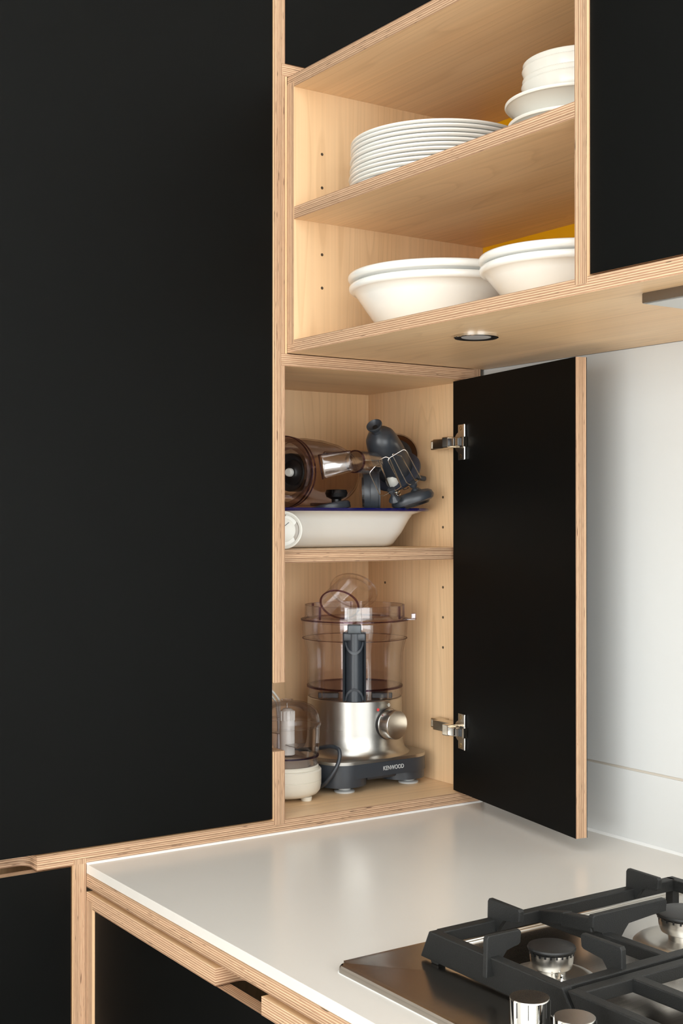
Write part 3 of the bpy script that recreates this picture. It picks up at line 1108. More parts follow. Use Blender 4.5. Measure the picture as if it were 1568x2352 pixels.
def bowl_prof(r, h, rb, t=0.0040, lip=0.0062):
    """Conical bowl with a thick rolled rim."""
    p = [(0.0, 0.002), (rb * 0.86, 0.002), (rb * 0.88, 0.0), (rb * 0.97, 0.0), (rb, 0.0022)]
    ri = r - lip * 1.35
    for k in range(1, 7):
        f = k / 6
        p.append((rb + (ri - rb) * (f ** 0.93), 0.0022 + (h - lip * 2.0 - 0.0022) * f))
    for k in range(1, 9):                      # rolled rim
        a = -PI / 2 + k / 9 * PI * 1.0
        p.append((r - lip + lip * math.cos(a), h - lip + lip * math.sin(a) * 0.92))
    p.append((ri + 0.0015, h - 0.0008))
    for k in range(5, -1, -1):
        f = k / 6
        p.append((rb + (ri - rb) * (f ** 0.93) - t * (0.6 + 0.4 * f), 0.0022 + t * 1.1 + (h - lip * 1.8 - 0.0022 - t) * f))
    p.append((0.0, 0.0022 + t))
    return p


stack('serving_bowl', bowl_prof(0.128, 0.0665, 0.083), CHINA, 'bowl', 'large white serving bowls',
      ['larger white serving bowl, lower of the nested pair by the cabinet side', 'larger white serving bowl, upper of the nested pair by the cabinet side'],
      [(0.1965, 0.4445, ZB + 0.0003, 1.0), (0.1940, 0.4445, ZB + 0.0003 + 0.0150, 1.0)], None)
stack('mixing_bowl', bowl_prof(0.110, 0.0520, 0.070, lip=0.0058), CHINA, 'bowl', 'smaller white bowls',
      ['smaller white bowl, lower of the nested pair next to the divider', 'smaller white bowl, upper of the nested pair next to the divider'],
      [(0.4530, 0.4430, ZB + 0.0003, 1.0), (0.4515, 0.4430, ZB + 0.0003 + 0.0130, 1.0)], None)


def coupe_prof(r, h, rb, t=0.0026):
    """Shallow rounded bowl with a small flared lip."""
    p = [(0.0, 0.0018), (rb * 0.85, 0.0018), (rb * 0.88, 0.0), (rb, 0.0), (rb * 1.04, 0.002)]
    q = []
    for k in range(1, 9):
        f = k / 8
        rr = rb * 1.04 + (r - rb * 1.04) * math.sin(f * PI / 2) ** 0.85
        zz = 0.002 + (h - 0.002) * (1 - math.cos(f * PI / 2)) ** 0.9
        p.append((rr, zz - (0.0012 if k == 8 else 0)))
        q.append((rr - t * (0.35 + 0.65 * f), zz + t * (1 - f) + (0.0006 if k == 8 else 0)))
    p.append((r * 1.004, h))
    q.append((r - 0.0012, h + 0.0012))
    return p + q[::-1] + [(rb * 0.9, 0.002 + t), (0.0, 0.002 + t)]


stack('soup_plate', plate_prof(0.083, 0.0290), CHINA2, 'plate', 'wide white plates under the small bowls',
      ['white shallow plate, lowest of three under the small bowls', 'white shallow plate, middle of three under the small bowls'],
      [(0.4450, 0.4610, ZS + 0.0003, 0.985), (0.4450, 0.4610, ZS + 0.0003 + 0.0088, 0.995)], None)
tag(lathe('soup_plate', plate_prof(0.0865, 0.0410), CHINA2, None, (0.4450, 0.4610, ZS + 0.0225), 96, angle=50),
    'wide white soup plate, top of three, carrying the nested small bowls', 'plate', 'wide white plates under the small bowls')


def small_bowl_prof(r, h, rb, t=0.0024):
    p = [(0.0, 0.0018), (rb * 0.9, 0.0018), (rb * 0.92, 0.0), (rb, 0.0), (rb * 1.05, 0.0022)]
    prof = [(0.0, 0.0022), (0.30, 0.16), (0.58, 0.36), (0.80, 0.58), (0.94, 0.80), (1.0, 1.0)]
    for f, g in prof[1:]:
        p.append((rb * 1.05 + (r - rb * 1.05) * f, 0.0022 + (h - 0.0022) * g))
    p.append((r + 0.0010, h + 0.0012))
    p.append((r - 0.0002, h + 0.0020))
    for f, g in prof[:0:-1]:
        p.append((rb * 1.05 + (r - rb * 1.05) * f - t * (0.25 + 0.35 * f), 0.0022 + (h - 0.0022) * g + t * 1.4 * (1 - f) + 0.0008))
    p += [(rb * 0.9, 0.0018 + t), (0, 0.0018 + t)]
    return p


stack('cereal_bowl', small_bowl_prof(0.0775, 0.0560, 0.034), CHINA2, 'bowl', 'small white bowls nested on the soup plate',
      ['small cream-white bowl, lowest of four nested on the soup plate', 'small cream-white bowl, second from bottom of the nest on the soup plate', 'small cream-white bowl, second from top of the nest on the soup plate', 'small cream-white bowl, topmost of four nested on the soup plate'],
      [(0.4510, 0.4660, 1.8435, 0.935), (0.4510, 0.4660, 1.8505, 0.920), (0.4510, 0.4660, 1.8632, 0.925), (0.4510, 0.4660, 1.8704, 0.912)], None)

# ------------------------------------------------------------------ food processor
ZC = 0.9195
FX, FY = -0.175, 0.556
FP = thing('food_processor', 'brushed steel food processor with clear bowl and charcoal base standing on the cupboard floor', 'food processor', (FX, FY, ZC))
bx0, bx1, by0, by1 = -0.105, 0.091, -0.104, 0.100
bm = bmesh.new()
prism_bm(bm, rrect(bx0, bx1, by0, by1, 0.042, 10), 0.0235, 0.0462, 0.0015)
# two deep lobes under the front with an arch between them
prism_bm(bm, rrect(bx0 + 0.004, bx1 - 0.0012, by0 + 0.0012, -0.020, 0.0400, 10), 0.0098, 0.0330, 0.0040)
prism_bm(bm, rrect(bx0 + 0.004, bx1 - 0.0030, 0.020, by1 - 0.0012, 0.0380, 10), 0.0098, 0.0300, 0.0040)
box_bm(bm, bx0 + 0.02, bx1 - 0.012, -0.030, 0.030, 0.0160, 0.0330, 0.004)
set_smooth(to_obj('base', bm, GREY, FP), 30)
bm = bmesh.new()
prism_bm(bm, rrect(bx0 - 0.0006, bx1 + 0.0006, by0 - 0.0006, by1 + 0.0006, 0.0425, 10), 0.0463, 0.0512, 0.0)
es = [e for e in bm.edges if all(abs(v.co.z - 0.0512) < 1e-6 for v in e.verts)]
bmesh.ops.bevel(bm, geom=es, offset=0.0022, segments=3, affect='EDGES', profile=0.5)
set_smooth(to_obj('base_cover', bm, STEEL, FP), 35)
lathe('motor_housing', [(0.0925, 0.0508), (0.0890, 0.0528), (0.0855, 0.0565), (0.0828, 0.0625), (0.0808, 0.0720), (0.0798, 0.0860), (0.0795, 0.1420), (0.0780, 0.1435), (0.0, 0.1435)], STEEL, FP, seg=96)
for x, y in ((0.066, -0.066), (0.062, 0.066), (-0.075, -0.066), (-0.075, 0.066)):
    lathe('foot', [(0.0, 0.0), (0.0165, 0.0), (0.0168, 0.0022), (0.0150, 0.0034), (0.0100, 0.0040), (0.0100, 0.0105), (0, 0.0105)], GREYW, FP, (x, y, 0.0001), 32)
# bowl: a thin clear shell narrowing below its collar
bowl_o = [(0.0770, 0.1440), (0.0795, 0.1450), (0.0800, 0.1480), (0.0800, 0.1580), (0.0798, 0.1640), (0.0800, 0.1990), (0.0812, 0.2160), (0.0845, 0.2320), (0.0868, 0.2400), (0.0878, 0.2460), (0.0885, 0.2560), (0.0888, 0.2680), (0.0900, 0.2690), (0.0905, 0.2705)]
bowl_i = [(r - 0.0028, z) for r, z in bowl_o[::-1]]
bowl = lathe('bowl', bowl_o + bowl_i[:-2] + [(0.0770, 0.1480)], PURPLE, FP, seg=96, closed=True)
lathe('bowl_floor', [(0.0, 0.1600), (0.0765, 0.1600), (0.0770, 0.1612), (0.0, 0.1612)], clear('mauve_floor', (0.72, 0.63, 0.64), (0.45, 0.36, 0.40)), bowl, seg=64)
lathe('bowl_floor_rim', [(0.0772, 0.1592), (0.0806, 0.1592), (0.0806, 0.1622), (0.0772, 0.1622)], PRIM, bowl, seg=96, closed=True)
lathe('bowl_collar', [(0.0869, 0.2402), (0.0886, 0.2402), (0.0886, 0.2412), (0.0869, 0.2412)], clear('mauve_collar', (0.55, 0.46, 0.48), (0.3, 0.22, 0.26)), bowl, seg=96, closed=True)
lathe('drive_shaft', [(0.0, 0.1615), (0.0140, 0.1615), (0.0135, 0.2300), (0.0120, 0.2360), (0.0, 0.2360)], CLEAR, bowl, seg=32)
for s in (-1, 1):
    bm = bmesh.new()
    box_bm(bm, -0.010, 0.010, s * 0.044 - 0.017, s * 0.044 + 0.017, 0.1455, 0.1545, 0.001)
    to_obj('bowl_latch', bm, DARK, bowl, rot=Quaternion((0, 0, 1), math.radians(-34)), loc=(0.036, -0.024, 0))
# handle towards the room
hq = Quaternion((0, 0, 1), math.radians(-35.0))
hb = bmesh.new()
n = 12
prof = []
for k in range(n + 1):                          # half-round front
    a = -PI / 2 + k / n * PI
    prof.append((0.0930 + 0.0170 * math.cos(a), 0.0150 * math.sin(a)))
prof = [(0.0800, -0.0150)] + prof + [(0.0800, 0.0150)]
prism_bm(hb, prof, 0.1470, 0.2560, 0.0)
hndl = set_smooth(to_obj('handle', hb, GREY, FP, rot=hq), 40)
hb = bmesh.new()
for y in (-1, 1):                               # flanks
    prism_bm(hb, [(0.0790, y * 0.0150), (0.1020, y * 0.0150), (0.1060, y * 0.0172), (0.1040, y * 0.0188), (0.0790, y * 0.0188)][::y], 0.1470, 0.2570, 0.0006)
to_obj('handle_flank', hb, GREY, hndl)
# crescent hoods over the finger hollows at the ends of the grip


def crescent(z0, z1, up):
    bm = bmesh.new()
    n = 14
    outer, inner_ = [], []
    for k in range(n + 1):
        a = PI + k / n * PI if up else k / n * PI
        y, z = 0.0150 * math.cos(a), (abs(z1 - z0)) * math.sin(a)
        outer.append((y, z)); inner_.append((y * 0.83, z * 0.80))
    zc = z1 if up else z0
    pts = outer + inner_[::-1]

    def xf(y):
        return 0.0930 + 0.0170 * math.sqrt(max(0.0, 1 - (y / 0.0165) ** 2)) + 0.0012
    lo = [bm.verts.new((xf(y) - 0.006, y, zc + z)) for y, z in pts]
    hi = [bm.verts.new((xf(y) + (0.0015 if i < len(outer) else 0.0), y, zc + z)) for i, (y, z) in enumerate(pts)]
    m = len(pts)
    for i in range(m):
        j = (i + 1) % m
        bm.faces.new([lo[i], lo[j], hi[j], hi[i]])
    for i in range(n):
        bm.faces.new([hi[i], hi[i + 1], hi[m - 2 - i], hi[m - 1 - i]])
        bm.faces.new([lo[i + 1], lo[i], lo[m - 1 - i], lo[m - 2 - i]])
    return set_smooth(to_obj('handle_hood', bm, plain('grey_sheen', (0.06, 0.068, 0.08), 0.3), hndl), 40)


crescent(0.2230, 0.2430, True)
crescent(0.1490, 0.1690, False)
hb = bmesh.new()
box_bm(hb, 0.0860, 0.1085, -0.0188, 0.0188, 0.2440, 0.2580, 0.003, 3)
set_smooth(to_obj('handle_top', hb, GREY, hndl), 40)
hb = bmesh.new()
box_bm(hb, 0.0890, 0.1105, -0.0112, 0.0112, 0.2565, 0.2705, 0.002, 3)
set_smooth(to_obj('handle_latch', hb, plain('grey_latch', (0.075, 0.088, 0.10), 0.35), hndl), 40)
# lid
lid_o = [(0.0908, 0.2712), (0.0908, 0.2730), (0.0850, 0.2742), (0.0842, 0.2770), (0.0838, 0.2960), (0.0822, 0.2962), (0.0818, 0.2790), (0.0780, 0.2752), (0.0, 0.2752), (0.0, 0.2736), (0.0790, 0.2722)]
lid = lathe('lid', lid_o, PURPLE, FP, seg=96)
lathe('lid_rim', [(0.0835, 0.2712), (0.0909, 0.2712), (0.0909, 0.2730), (0.0845, 0.2730)], PRIM, lid, seg=96, closed=True)
for a in (-78, 28, 64, 150, 205):
    bm = bmesh.new()
    box_bm(bm, 0.0815, 0.0850, -0.0009, 0.0009, 0.2745, 0.2955)
    to_obj('lid_rib', bm, PRIM, lid, rot=Quaternion((0, 0, 1), math.radians(a)))
bm = bmesh.new()
n0 = 0
box_bm(bm, 0.083, 0.104, -0.008, 0.008, 0.2722, 0.2742, 0.0006)
box_bm(bm, 0.097, 0.104, -0.006, 0.006, 0.2742, 0.2830, 0.0008)
bmesh.ops.transform(bm, matrix=Matrix.Rotation(math.radians(44), 4, 'Z'), verts=bm.verts)
to_obj('lid_tab', bm, clear('lid_tab_mauve', (0.72, 0.64, 0.68), (0.4, 0.33, 0.37), gloss=1.0), lid)
lathe('lid_top_edge', [(0.0818, 0.2956), (0.0840, 0.2956), (0.0840, 0.2968), (0.0818, 0.2968)], SMOKE, lid, seg=96, closed=True)
bm = bmesh.new()                                # feed chute outline moulded into the lid
tube_bm(bm, smooth_path([(0.010, 0.000, 0.2800), (0.040, 0.012, 0.2800), (0.060, 0.034, 0.2800), (0.050, 0.058, 0.2800), (0.022, 0.052, 0.2800), (0.000, 0.026, 0.2800)], 5, True), 0.0013, 8, True)
to_obj('lid_moulding', bm, SMOKE, lid, smooth=True)
hb = bmesh.new()
box_bm(hb, 0.0825, 0.0905, -0.0120, 0.0120, 0.2740, 0.2955, 0.001)
to_obj('lid_latch', hb, clear('latch_clear', (0.90, 0.90, 0.90), (0.6, 0.6, 0.62), gloss=1.0), lid, rot=hq)
# speed knob, facing the room to the right
kq = Vector((0.985, 0.172, 0.0)).to_track_quat('Z', 'X')
kp = Vector((0.0788, 0.0125, 0.1045))
kn = lathe('control_knob', [(0.0248, 0.0), (0.0250, 0.0010), (0.0240, 0.0012), (0.0240, 0.0190), (0.0232, 0.0202), (0.0, 0.0202)], KNOBST, FP, kp, 64, rot=kq)
lathe('knob_ring', [(0.0246, -0.0100), (0.0256, -0.0100), (0.0256, 0.0008), (0.0246, 0.0010)], DARK, kn, seg=64, closed=True)


def on_housing(ang, z, lift=0.0006):
    a = math.radians(ang)
    n = Vector((math.cos(a), math.sin(a), 0))
    return n * (0.0797 + lift) + Vector((0, 0, z)), basis(Vector((-math.sin(a), math.cos(a), 0)), Vector((0, 0, 1)), n)


loc, q = on_housing(9.5, 0.1352)
lathe('off_mark', [(0.0014, 0.0), (0.0023, 0.0), (0.0023, 0.0004), (0.0014, 0.0004)], OFFW, FP, loc, 20, closed=True, rot=q, sy=1.15)
loc, q = on_housing(-6.5, 0.1292)
mk = lathe('pulse_mark', [(0.0, 0.0004), (0.0024, 0.0004), (0.0024, 0.0)], RED, FP, loc, 20, rot=q)
lettering('lettering', 'KENWOOD', 0.0098, plain('silver_print', (0.62, 0.64, 0.64), 0.4), FP, (bx1 + 0.0004, 0.0140, 0.0350), basis(Vector((0, 1, 0)), Vector((0, 0, 1)), Vector((1, 0, 0))), font_scale_x=0.80)
cord = [(-0.1900, 0.4560, 0.9790), (-0.1500, 0.4590, 0.9860), (-0.1260, 0.4620, 0.9920), (-0.1085, 0.4650, 0.9950), (-0.0935, 0.4690, 0.9915), (-0.0890, 0.4660, 0.9756), (-0.0900, 0.4570, 0.9584), (-0.1000, 0.4480, 0.9400), (-0.1250, 0.4470, 0.9290), (-0.1600, 0.4470, 0.9240)]
cord = smooth_path([Vector(p) - Vector((FX, FY, ZC)) for p in cord], 6)
tube('power_cord', cord, 0.0034, GREY, FP, 10)

# clear pusher cup lying in the lid
near, far = Vector((-0.1425, 0.5030, 1.2195)), Vector((-0.1750, 0.5534, 1.2392))
ax = (far - near).normalized()
pq = basis((Vector((0.5606, 0.8281, 0)) - ax * ax.dot(Vector((0.5606, 0.8281, 0)))).normalized(), ax.cross((Vector((0.5606, 0.8281, 0)) - ax * ax.dot(Vector((0.5606, 0.8281, 0)))).normalized()), ax)
pc = thing('food_pusher', 'clear oval pusher cup lying tilted in the food processor lid', 'pusher', near, pq)
pl = (far - near).length
lathe('cup', [(0.0325, 0.0), (0.0345, 0.0), (0.0350, pl), (0.0, pl + 0.0012), (0.0, pl - 0.0006), (0.0332, pl - 0.0012)], CLEAR, pc, seg=64, sy=0.72)
lathe('cup_rim', [(0.0322, -0.0012), (0.0350, -0.0012), (0.0350, 0.0014), (0.0322, 0.0014)], PRIM, pc, seg=64, sy=0.72, closed=True)
lathe('cup_flange', [(0.0300, pl), (0.0420, pl), (0.0424, pl + 0.0020), (0.0300, pl + 0.0020)], CLEAR, pc, seg=64, sy=0.72, closed=True)
lathe('flange_lip', [(0.0412, pl - 0.0012), (0.0428, pl - 0.0012), (0.0428, pl + 0.0024), (0.0412, pl + 0.0024)], SMOKE, pc, seg=64, sy=0.72, closed=True)

# ------------------------------------------------------------------ mini chopper
MC = thing('mini_chopper', 'small cream mini chopper with clear domed bowl beside the food processor', 'chopper', (-0.125, 0.3910, ZC))
lathe('base', [(0.0, 0.0052), (0.0400, 0.0052), (0.0480, 0.0085), (0.0525, 0.0140), (0.0542, 0.0220), (0.0545, 0.0300), (0.0538, 0.0303), (0.0538, 0.0310), (0.0545, 0.0313), (0.0545, 0.0455), (0.0530, 0.0475), (0.0500, 0.0480), (0.0500, 0.0520), (0.0485, 0.0535), (0.0, 0.0535)], CREAM, MC, seg=72)
for a in (20, 110, 200, 290):
    lathe('foot', [(0.0, 0.0), (0.0085, 0.0), (0.0090, 0.0060), (0.0, 0.0075)], CREAM, MC, (0.0385 * math.cos(math.radians(a)), 0.0385 * math.sin(math.radians(a)), 0.0002), 24)
bo = [(0.0470, 0.0540), (0.0495, 0.0545), (0.0495, 0.0660), (0.0500, 0.0680), (0.0520, 0.0850), (0.0525, 0.1130), (0.0540, 0.1140), (0.0540, 0.1165)]
mb = lathe('bowl', bo + [(r - 0.0022, z) for r, z in bo[::-1]], SMOKE, MC, seg=72, closed=True)
lathe('bowl_ring', [(0.0462, 0.0665), (0.0506, 0.0665), (0.0506, 0.0684), (0.0462, 0.0684)], clear('violet_ring', (0.30, 0.24, 0.42), (0.10, 0.06, 0.20)), mb, seg=72, closed=True)
do = [(0.0548, 0.1168), (0.0548, 0.1195), (0.0525, 0.1215), (0.0515, 0.1290), (0.0475, 0.1385), (0.0400, 0.1455), (0.0290, 0.1500), (0.0150, 0.1525), (0.0, 0.1530)]
ml = lathe('lid', do + [(max(0, r - 0.0022), z - 0.0018) for r, z in do[::-1]], SMOKE, MC, seg=72)
lathe('lid_boss', [(0.0, 0.1545), (0.0075, 0.1545), (0.0085, 0.1560), (0.0100, 0.1555), (0.0095, 0.1525)], SMOKE, ml, seg=32)
lathe('blade_pin', [(0.0, 0.1500), (0.0010, 0.1495), (0.0012, 0.1415), (0, 0.1415)], CHROME, ml, seg=12)
bl = lathe('blade_holder', [(0.0, 0.1420), (0.0060, 0.1415), (0.0100, 0.1380), (0.0112, 0.1320), (0.0112, 0.1230), (0.0118, 0.1190), (0.0118, 0.0800), (0.0120, 0.0690), (0.0, 0.0690)], OFFW, MC, seg=32, loc=(0.004, -0.002, 0))
bm = bmesh.new()
for k in range(12):
    n0 = len(bm.verts)
    box_bm(bm, 0.0104, 0.0122, -0.0011, 0.0011, 0.1225, 0.1375, 0.0005)
    bm.verts.ensure_lookup_table()
    bmesh.ops.transform(bm, matrix=Matrix.Rotation(2 * PI * k / 12, 4, 'Z'), verts=bm.verts[n0:])
to_obj('grip_ribs', bm, OFFW, bl)
bm = bmesh.new()
for s, z in ((1, 0.086), (-1, 0.1000)):
    n0 = len(bm.verts)
    pts = [(s * 0.011, 0.010), (s * 0.028, 0.004), (s * 0.043, -0.010), (s * 0.030, -0.012), (s * 0.011, -0.010)]
    prism_bm(bm, pts[::s], z, z + 0.0009)
to_obj('blade', bm, STEEL, bl)
wc = [(-0.2085, 0.3800, 0.9230), (-0.2120, 0.3750, 1.0100), (-0.2072, 0.3925, 1.0900), (-0.1984, 0.4055, 1.0800), (-0.1932, 0.4133, 1.0694), (-0.1909, 0.4168, 1.0587), (-0.1950, 0.4180, 1.0200), (-0.1990, 0.4160, 0.9230)]
tube('power_cord', smooth_path([Vector(p) - origin_of(MC) for p in wc], 6), 0.0020, OFFW, MC, 8)
tube('power_cord', smooth_path([Vector(p) - origin_of(MC) for p in [(-0.2150, 0.3800, 0.9230), (-0.2150, 0.3820, 1.0500), (-0.2060, 0.3950, 1.0765), (-0.1960, 0.4091, 1.0665), (-0.1930, 0.4150, 1.0400), (-0.1900, 0.4180, 0.9230)]], 6), 0.0017, OFFW, MC, 8)

# ------------------------------------------------------------------ enamel dish on the middle shelf
ZM = 1.3135
DX0, DX1, DY0, DY1 = -0.283, -0.075, 0.330, 0.6640
ED = thing('enamel_dish', 'white enamel dish with dark blue rim filled with machine attachments', 'dish', ((DX0 + DX1) / 2, (DY0 + DY1) / 2, ZM))
hx, hy = (DX1 - DX0) / 2, (DY1 - DY0) / 2


def dish_ring(inset, r, z):
    return [(x, y, z) for x, y in rrect(-hx + inset, hx - inset, -hy + inset, hy - inset, r, 8)]


def loft(name, rings, mat, parent, cap0=True, cap1=True, close=False, angle=40, loc=(0, 0, 0), rot=None):
    bm = bmesh.new()
    R = [[bm.verts.new(p) for p in ring] for ring in rings]
    m = len(R[0])
    pr = list(zip(R, R[1:]))
    if close:
        pr.append((R[-1], R[0]))
    for a, b in pr:
        for k in range(m):
            bm.faces.new([a[k], a[(k + 1) % m], b[(k + 1) % m], b[k]])
    if not close:
        if cap0:
            bm.faces.new(R[0][::-1])
        if cap1:
            bm.faces.new(R[-1])
    return set_smooth(to_obj(name, bm, mat, parent, loc, rot=rot), angle)


loft('basin', [dish_ring(0.058, 0.030, 0.0005), dish_ring(0.052, 0.034, 0.0018), dish_ring(0.047, 0.037, 0.0060), dish_ring(0.036, 0.042, 0.0240), dish_ring(0.026, 0.046, 0.0460), dish_ring(0.0215, 0.047, 0.0540), dish_ring(0.0100, 0.050, 0.0590), dish_ring(0.0022, 0.053, 0.0615),
               dish_ring(0.0022, 0.053, 0.0632), dish_ring(0.0100, 0.050, 0.0608), dish_ring(0.0235, 0.046, 0.0560), dish_ring(0.0285, 0.044, 0.0460), dish_ring(0.0390, 0.040, 0.0240), dish_ring(0.0500, 0.035, 0.0080), dish_ring(0.056, 0.032, 0.0040)], ENAMEL, ED)
loft('rim', [dish_ring(0.0075, 0.050, 0.0596), dish_ring(0.0010, 0.053, 0.0592), dish_ring(-0.0005, 0.053, 0.0615), dish_ring(0.0012, 0.053, 0.0642), dish_ring(0.0075, 0.050, 0.0634)], BLUE, ED, close=True)

# ------------------------------------------------------------------ attachments lying in the dish
# blender jug on its side, mouth towards the room
ja = Vector((-0.358, 0.934, 0.0)).normalized()
jq = basis(ja.cross(Vector((0, 0, 1))).normalized() * -1, Vector((0, 0, 1)), ja) if False else ja.to_track_quat('Z', 'Y')
JG = thing('blender_jug', 'large clear blender jug lying on its side in the enamel dish', 'jug', (-0.1340, 0.3890, 1.4345), jq)
jo = [(0.0490, 0.0), (0.0565, 0.0), (0.0570, 0.0080), (0.0545, 0.0110), (0.0520, 0.0200), (0.0535, 0.0330), (0.0555, 0.0360), (0.0565, 0.0500), (0.0555, 0.0900), (0.0510, 0.1280), (0.0455, 0.1500), (0.0360, 0.1650), (0.0, 0.1680)]
ji = [(max(0, r - 0.0026), z - (0.0022 if z > 0.1 else 0)) for r, z in jo[::-1]]
jug = lathe('jug_wall', jo + ji[:-2] + [(0.0475, 0.0015)], JUGW, JG, seg=72)
lathe('collar', [(0.0485, -0.0008), (0.0574, -0.0008), (0.0578, 0.0030), (0.0485, 0.0030)], JUGC, JG, seg=72, closed=True)
lathe('collar_edge', [(0.0566, -0.0012), (0.0582, -0.0012), (0.0582, 0.0012), (0.0566, 0.0012)], PRIM, JG, seg=72, closed=True)
lathe('collar_edge', [(0.0560, 0.0090), (0.0574, 0.0090), (0.0574, 0.0112), (0.0560, 0.0112)], PRIM, JG, seg=72, closed=True)
lathe('inner_ring', [(0.0385, 0.0060), (0.0402, 0.0060), (0.0402, 0.0260), (0.0385, 0.0260)], JUGC, JG, seg=64, closed=True)
lathe('blade_base', [(0.0, 0.0200), (0.0100, 0.0195), (0.0130, 0.0220), (0.0200, 0.0240), (0.0265, 0.0180), (0.0300, 0.0170), (0.0308, 0.0200), (0.0308, 0.0380), (0.0, 0.0400)], DARK, JG, seg=64)
lathe('hub', [(0.0, 0.0120), (0.0055, 0.0120), (0.0068, 0.0140), (0.0068, 0.0210), (0, 0.0210)], OFFW, JG, seg=40)
for a in (35, 145, 250):
    bm = bmesh.new()
    box_bm(bm, 0.0520, 0.0570, -0.0022, 0.0022, 0.0500, 0.1250, 0.0010)
    to_obj('rib', bm, JUGC, JG, rot=Quaternion((0, 0, 1), math.radians(a)))

# clear juicer spout tube lying across the front of the jug
tr = Vector((-0.0621, 0.4784, 1.4509))
ta = (Vector((-0.0916, 0.5460, 1.4493)) - tr).normalized()
TB = thing('feed_tube', 'clear flared plastic tube with an oval purple rim in front of the jug', 'tube', tr, ta.to_track_quat('Z', 'Y'))
lathe('tube_wall', [(0.0166, 0.0), (0.0180, 0.0), (0.0184, 0.0250), (0.0190, 0.0560), (0.0174, 0.0560), (0.0170, 0.0250)], CLEAR, TB, seg=48, closed=True)
lathe('tube_rim', [(0.0162, -0.0012), (0.0184, -0.0012), (0.0184, 0.0012), (0.0162, 0.0012)], PRIM, TB, seg=48, closed=True)
# paddle: a curved clear plate flaring from the ring to the left
inv = TB.rotation_quaternion.inverted()
L0, L1 = Vector((-0.0777, 0.4196, 1.4603)), Vector((-0.0741, 0.4253, 1.4221))
R0, R1 = Vector((-0.0596, 0.4680, 1.4676)), Vector((-0.0551, 0.4711, 1.4354))
bm = bmesh.new()
front, back = [], []
for i in range(9):
    u = i / 8
    a, b = L0.lerp(R0, u), L1.lerp(R1, u)
    rowf, rowb = [], []
    for j in range(7):
        v = j / 6
        bulge = math.sin(v * PI) * 0.006 + math.sin(u * PI) * 0.003
        p = a.lerp(b, v) + Vector((0.8281, -0.5606, 0)) * bulge
        rowf.append(bm.verts.new(inv @ (p - tr)))
        rowb.append(bm.verts.new(inv @ (p - Vector((0.8281, -0.5606, 0)) * 0.0018 - tr)))
    front.append(rowf); back.append(rowb)
for i in range(8):
    for j in range(6):
        bm.faces.new([front[i][j], front[i][j + 1], front[i + 1][j + 1], front[i + 1][j]])
        bm.faces.new([back[i][j + 1], back[i][j], back[i + 1][j], back[i + 1][j + 1]])
for i in range(8):
    bm.faces.new([front[i][0], front[i + 1][0], back[i + 1][0], back[i][0]])
    bm.faces.new([front[i + 1][6], front[i][6], back[i][6], back[i + 1][6]])
for j in range(6):
    bm.faces.new([front[0][j + 1], front[0][j], back[0][j], back[0][j + 1]])
    bm.faces.new([front[8][j], front[8][j + 1], back[8][j + 1], back[8][j]])
to_obj('paddle', bm, clear('milky_clear', (0.86, 0.82, 0.81), (0.55, 0.48, 0.47), gloss=1.5, rough=0.12), TB, smooth=True)
tube('paddle_edge', [inv @ (L0.lerp(L1, k / 8) + Vector((0.8281, -0.5606, 0)) * math.sin(k / 8 * PI) * 0.006 - tr) for k in range(9)], 0.0011, PRIM, TB, 8)
tube('paddle_edge', [inv @ (L0.lerp(R0, k / 8) - tr + Vector((0.8281, -0.5606, 0)) * math.sin(k / 8 * PI) * 0.003) for k in range(9)], 0.0007, PRIM, TB, 8)

# charcoal whisk adaptor shaped like a bottle, neck up to the left
ba = (Vector((-0.0870, 0.5300, 1.5130)) - Vector((-0.1300, 0.6060, 1.4400)))
ba.normalize()
BT = thing('charcoal_adaptor', 'bottle-shaped charcoal plastic attachment leaning with its open neck up to the left', 'attachment', (-0.1300, 0.6090, 1.4400), ba.to_track_quat('Z', 'Y'))
lathe('body', [(0.0, 0.004), (0.0300, 0.004), (0.0305, 0.0200), (0.0292, 0.0480), (0.0272, 0.0700), (0.0245, 0.0830), (0.0195, 0.0910), (0.0130, 0.0955), (0.0088, 0.0980), (0.0080, 0.1030), (0.0084, 0.1060), (0.0, 0.1060)], GREY, BT, seg=56)
lathe('neck_lip', [(0.0040, 0.1040), (0.0082, 0.1040), (0.0112, 0.1075), (0.0132, 0.1110), (0.0132, 0.1130), (0.0120, 0.1136), (0.0095, 0.1112), (0.0045, 0.1085)], GREY, BT, seg=40, closed=True)
lathe('neck_socket', [(0.0, 0.1070), (0.0045, 0.1070), (0.0045, 0.1088), (0, 0.1088)], DARK, BT, seg=8)
lathe('flange', [(0.0, 0.0042), (0.0400, 0.0042), (0.0430, 0.0030), (0.0438, 0.0), (0.0425, -0.0030), (0.0, -0.0034)], plain('blue_grey_plastic', (0.028, 0.036, 0.055), 0.36), BT, seg=56)

# smoky slicing disc standing behind it
da = Vector((0.72, -0.62, 0.22)).normalized()
SD = thing('slicing_disc', 'smoky amber disc with black centre standing behind the charcoal attachment', 'disc', (-0.1680, 0.6370, 1.4680), da.to_track_quat('Z', 'Y'))
lathe('disc', [(0.0, 0.0), (0.0360, 0.0), (0.0372, 0.0030), (0.0, 0.0030)], AMBER, SD, seg=56)
lathe('disc_rim', [(0.0360, -0.0020), (0.0385, -0.0020), (0.0390, 0.0050), (0.0372, 0.0050)], CLEAR, SD, seg=56, closed=True)
lathe('disc_centre', [(0.0, 0.0032), (0.0280, 0.0032), (0.0285, 0.0050), (0.0, 0.0056)], DARK, SD, seg=48)

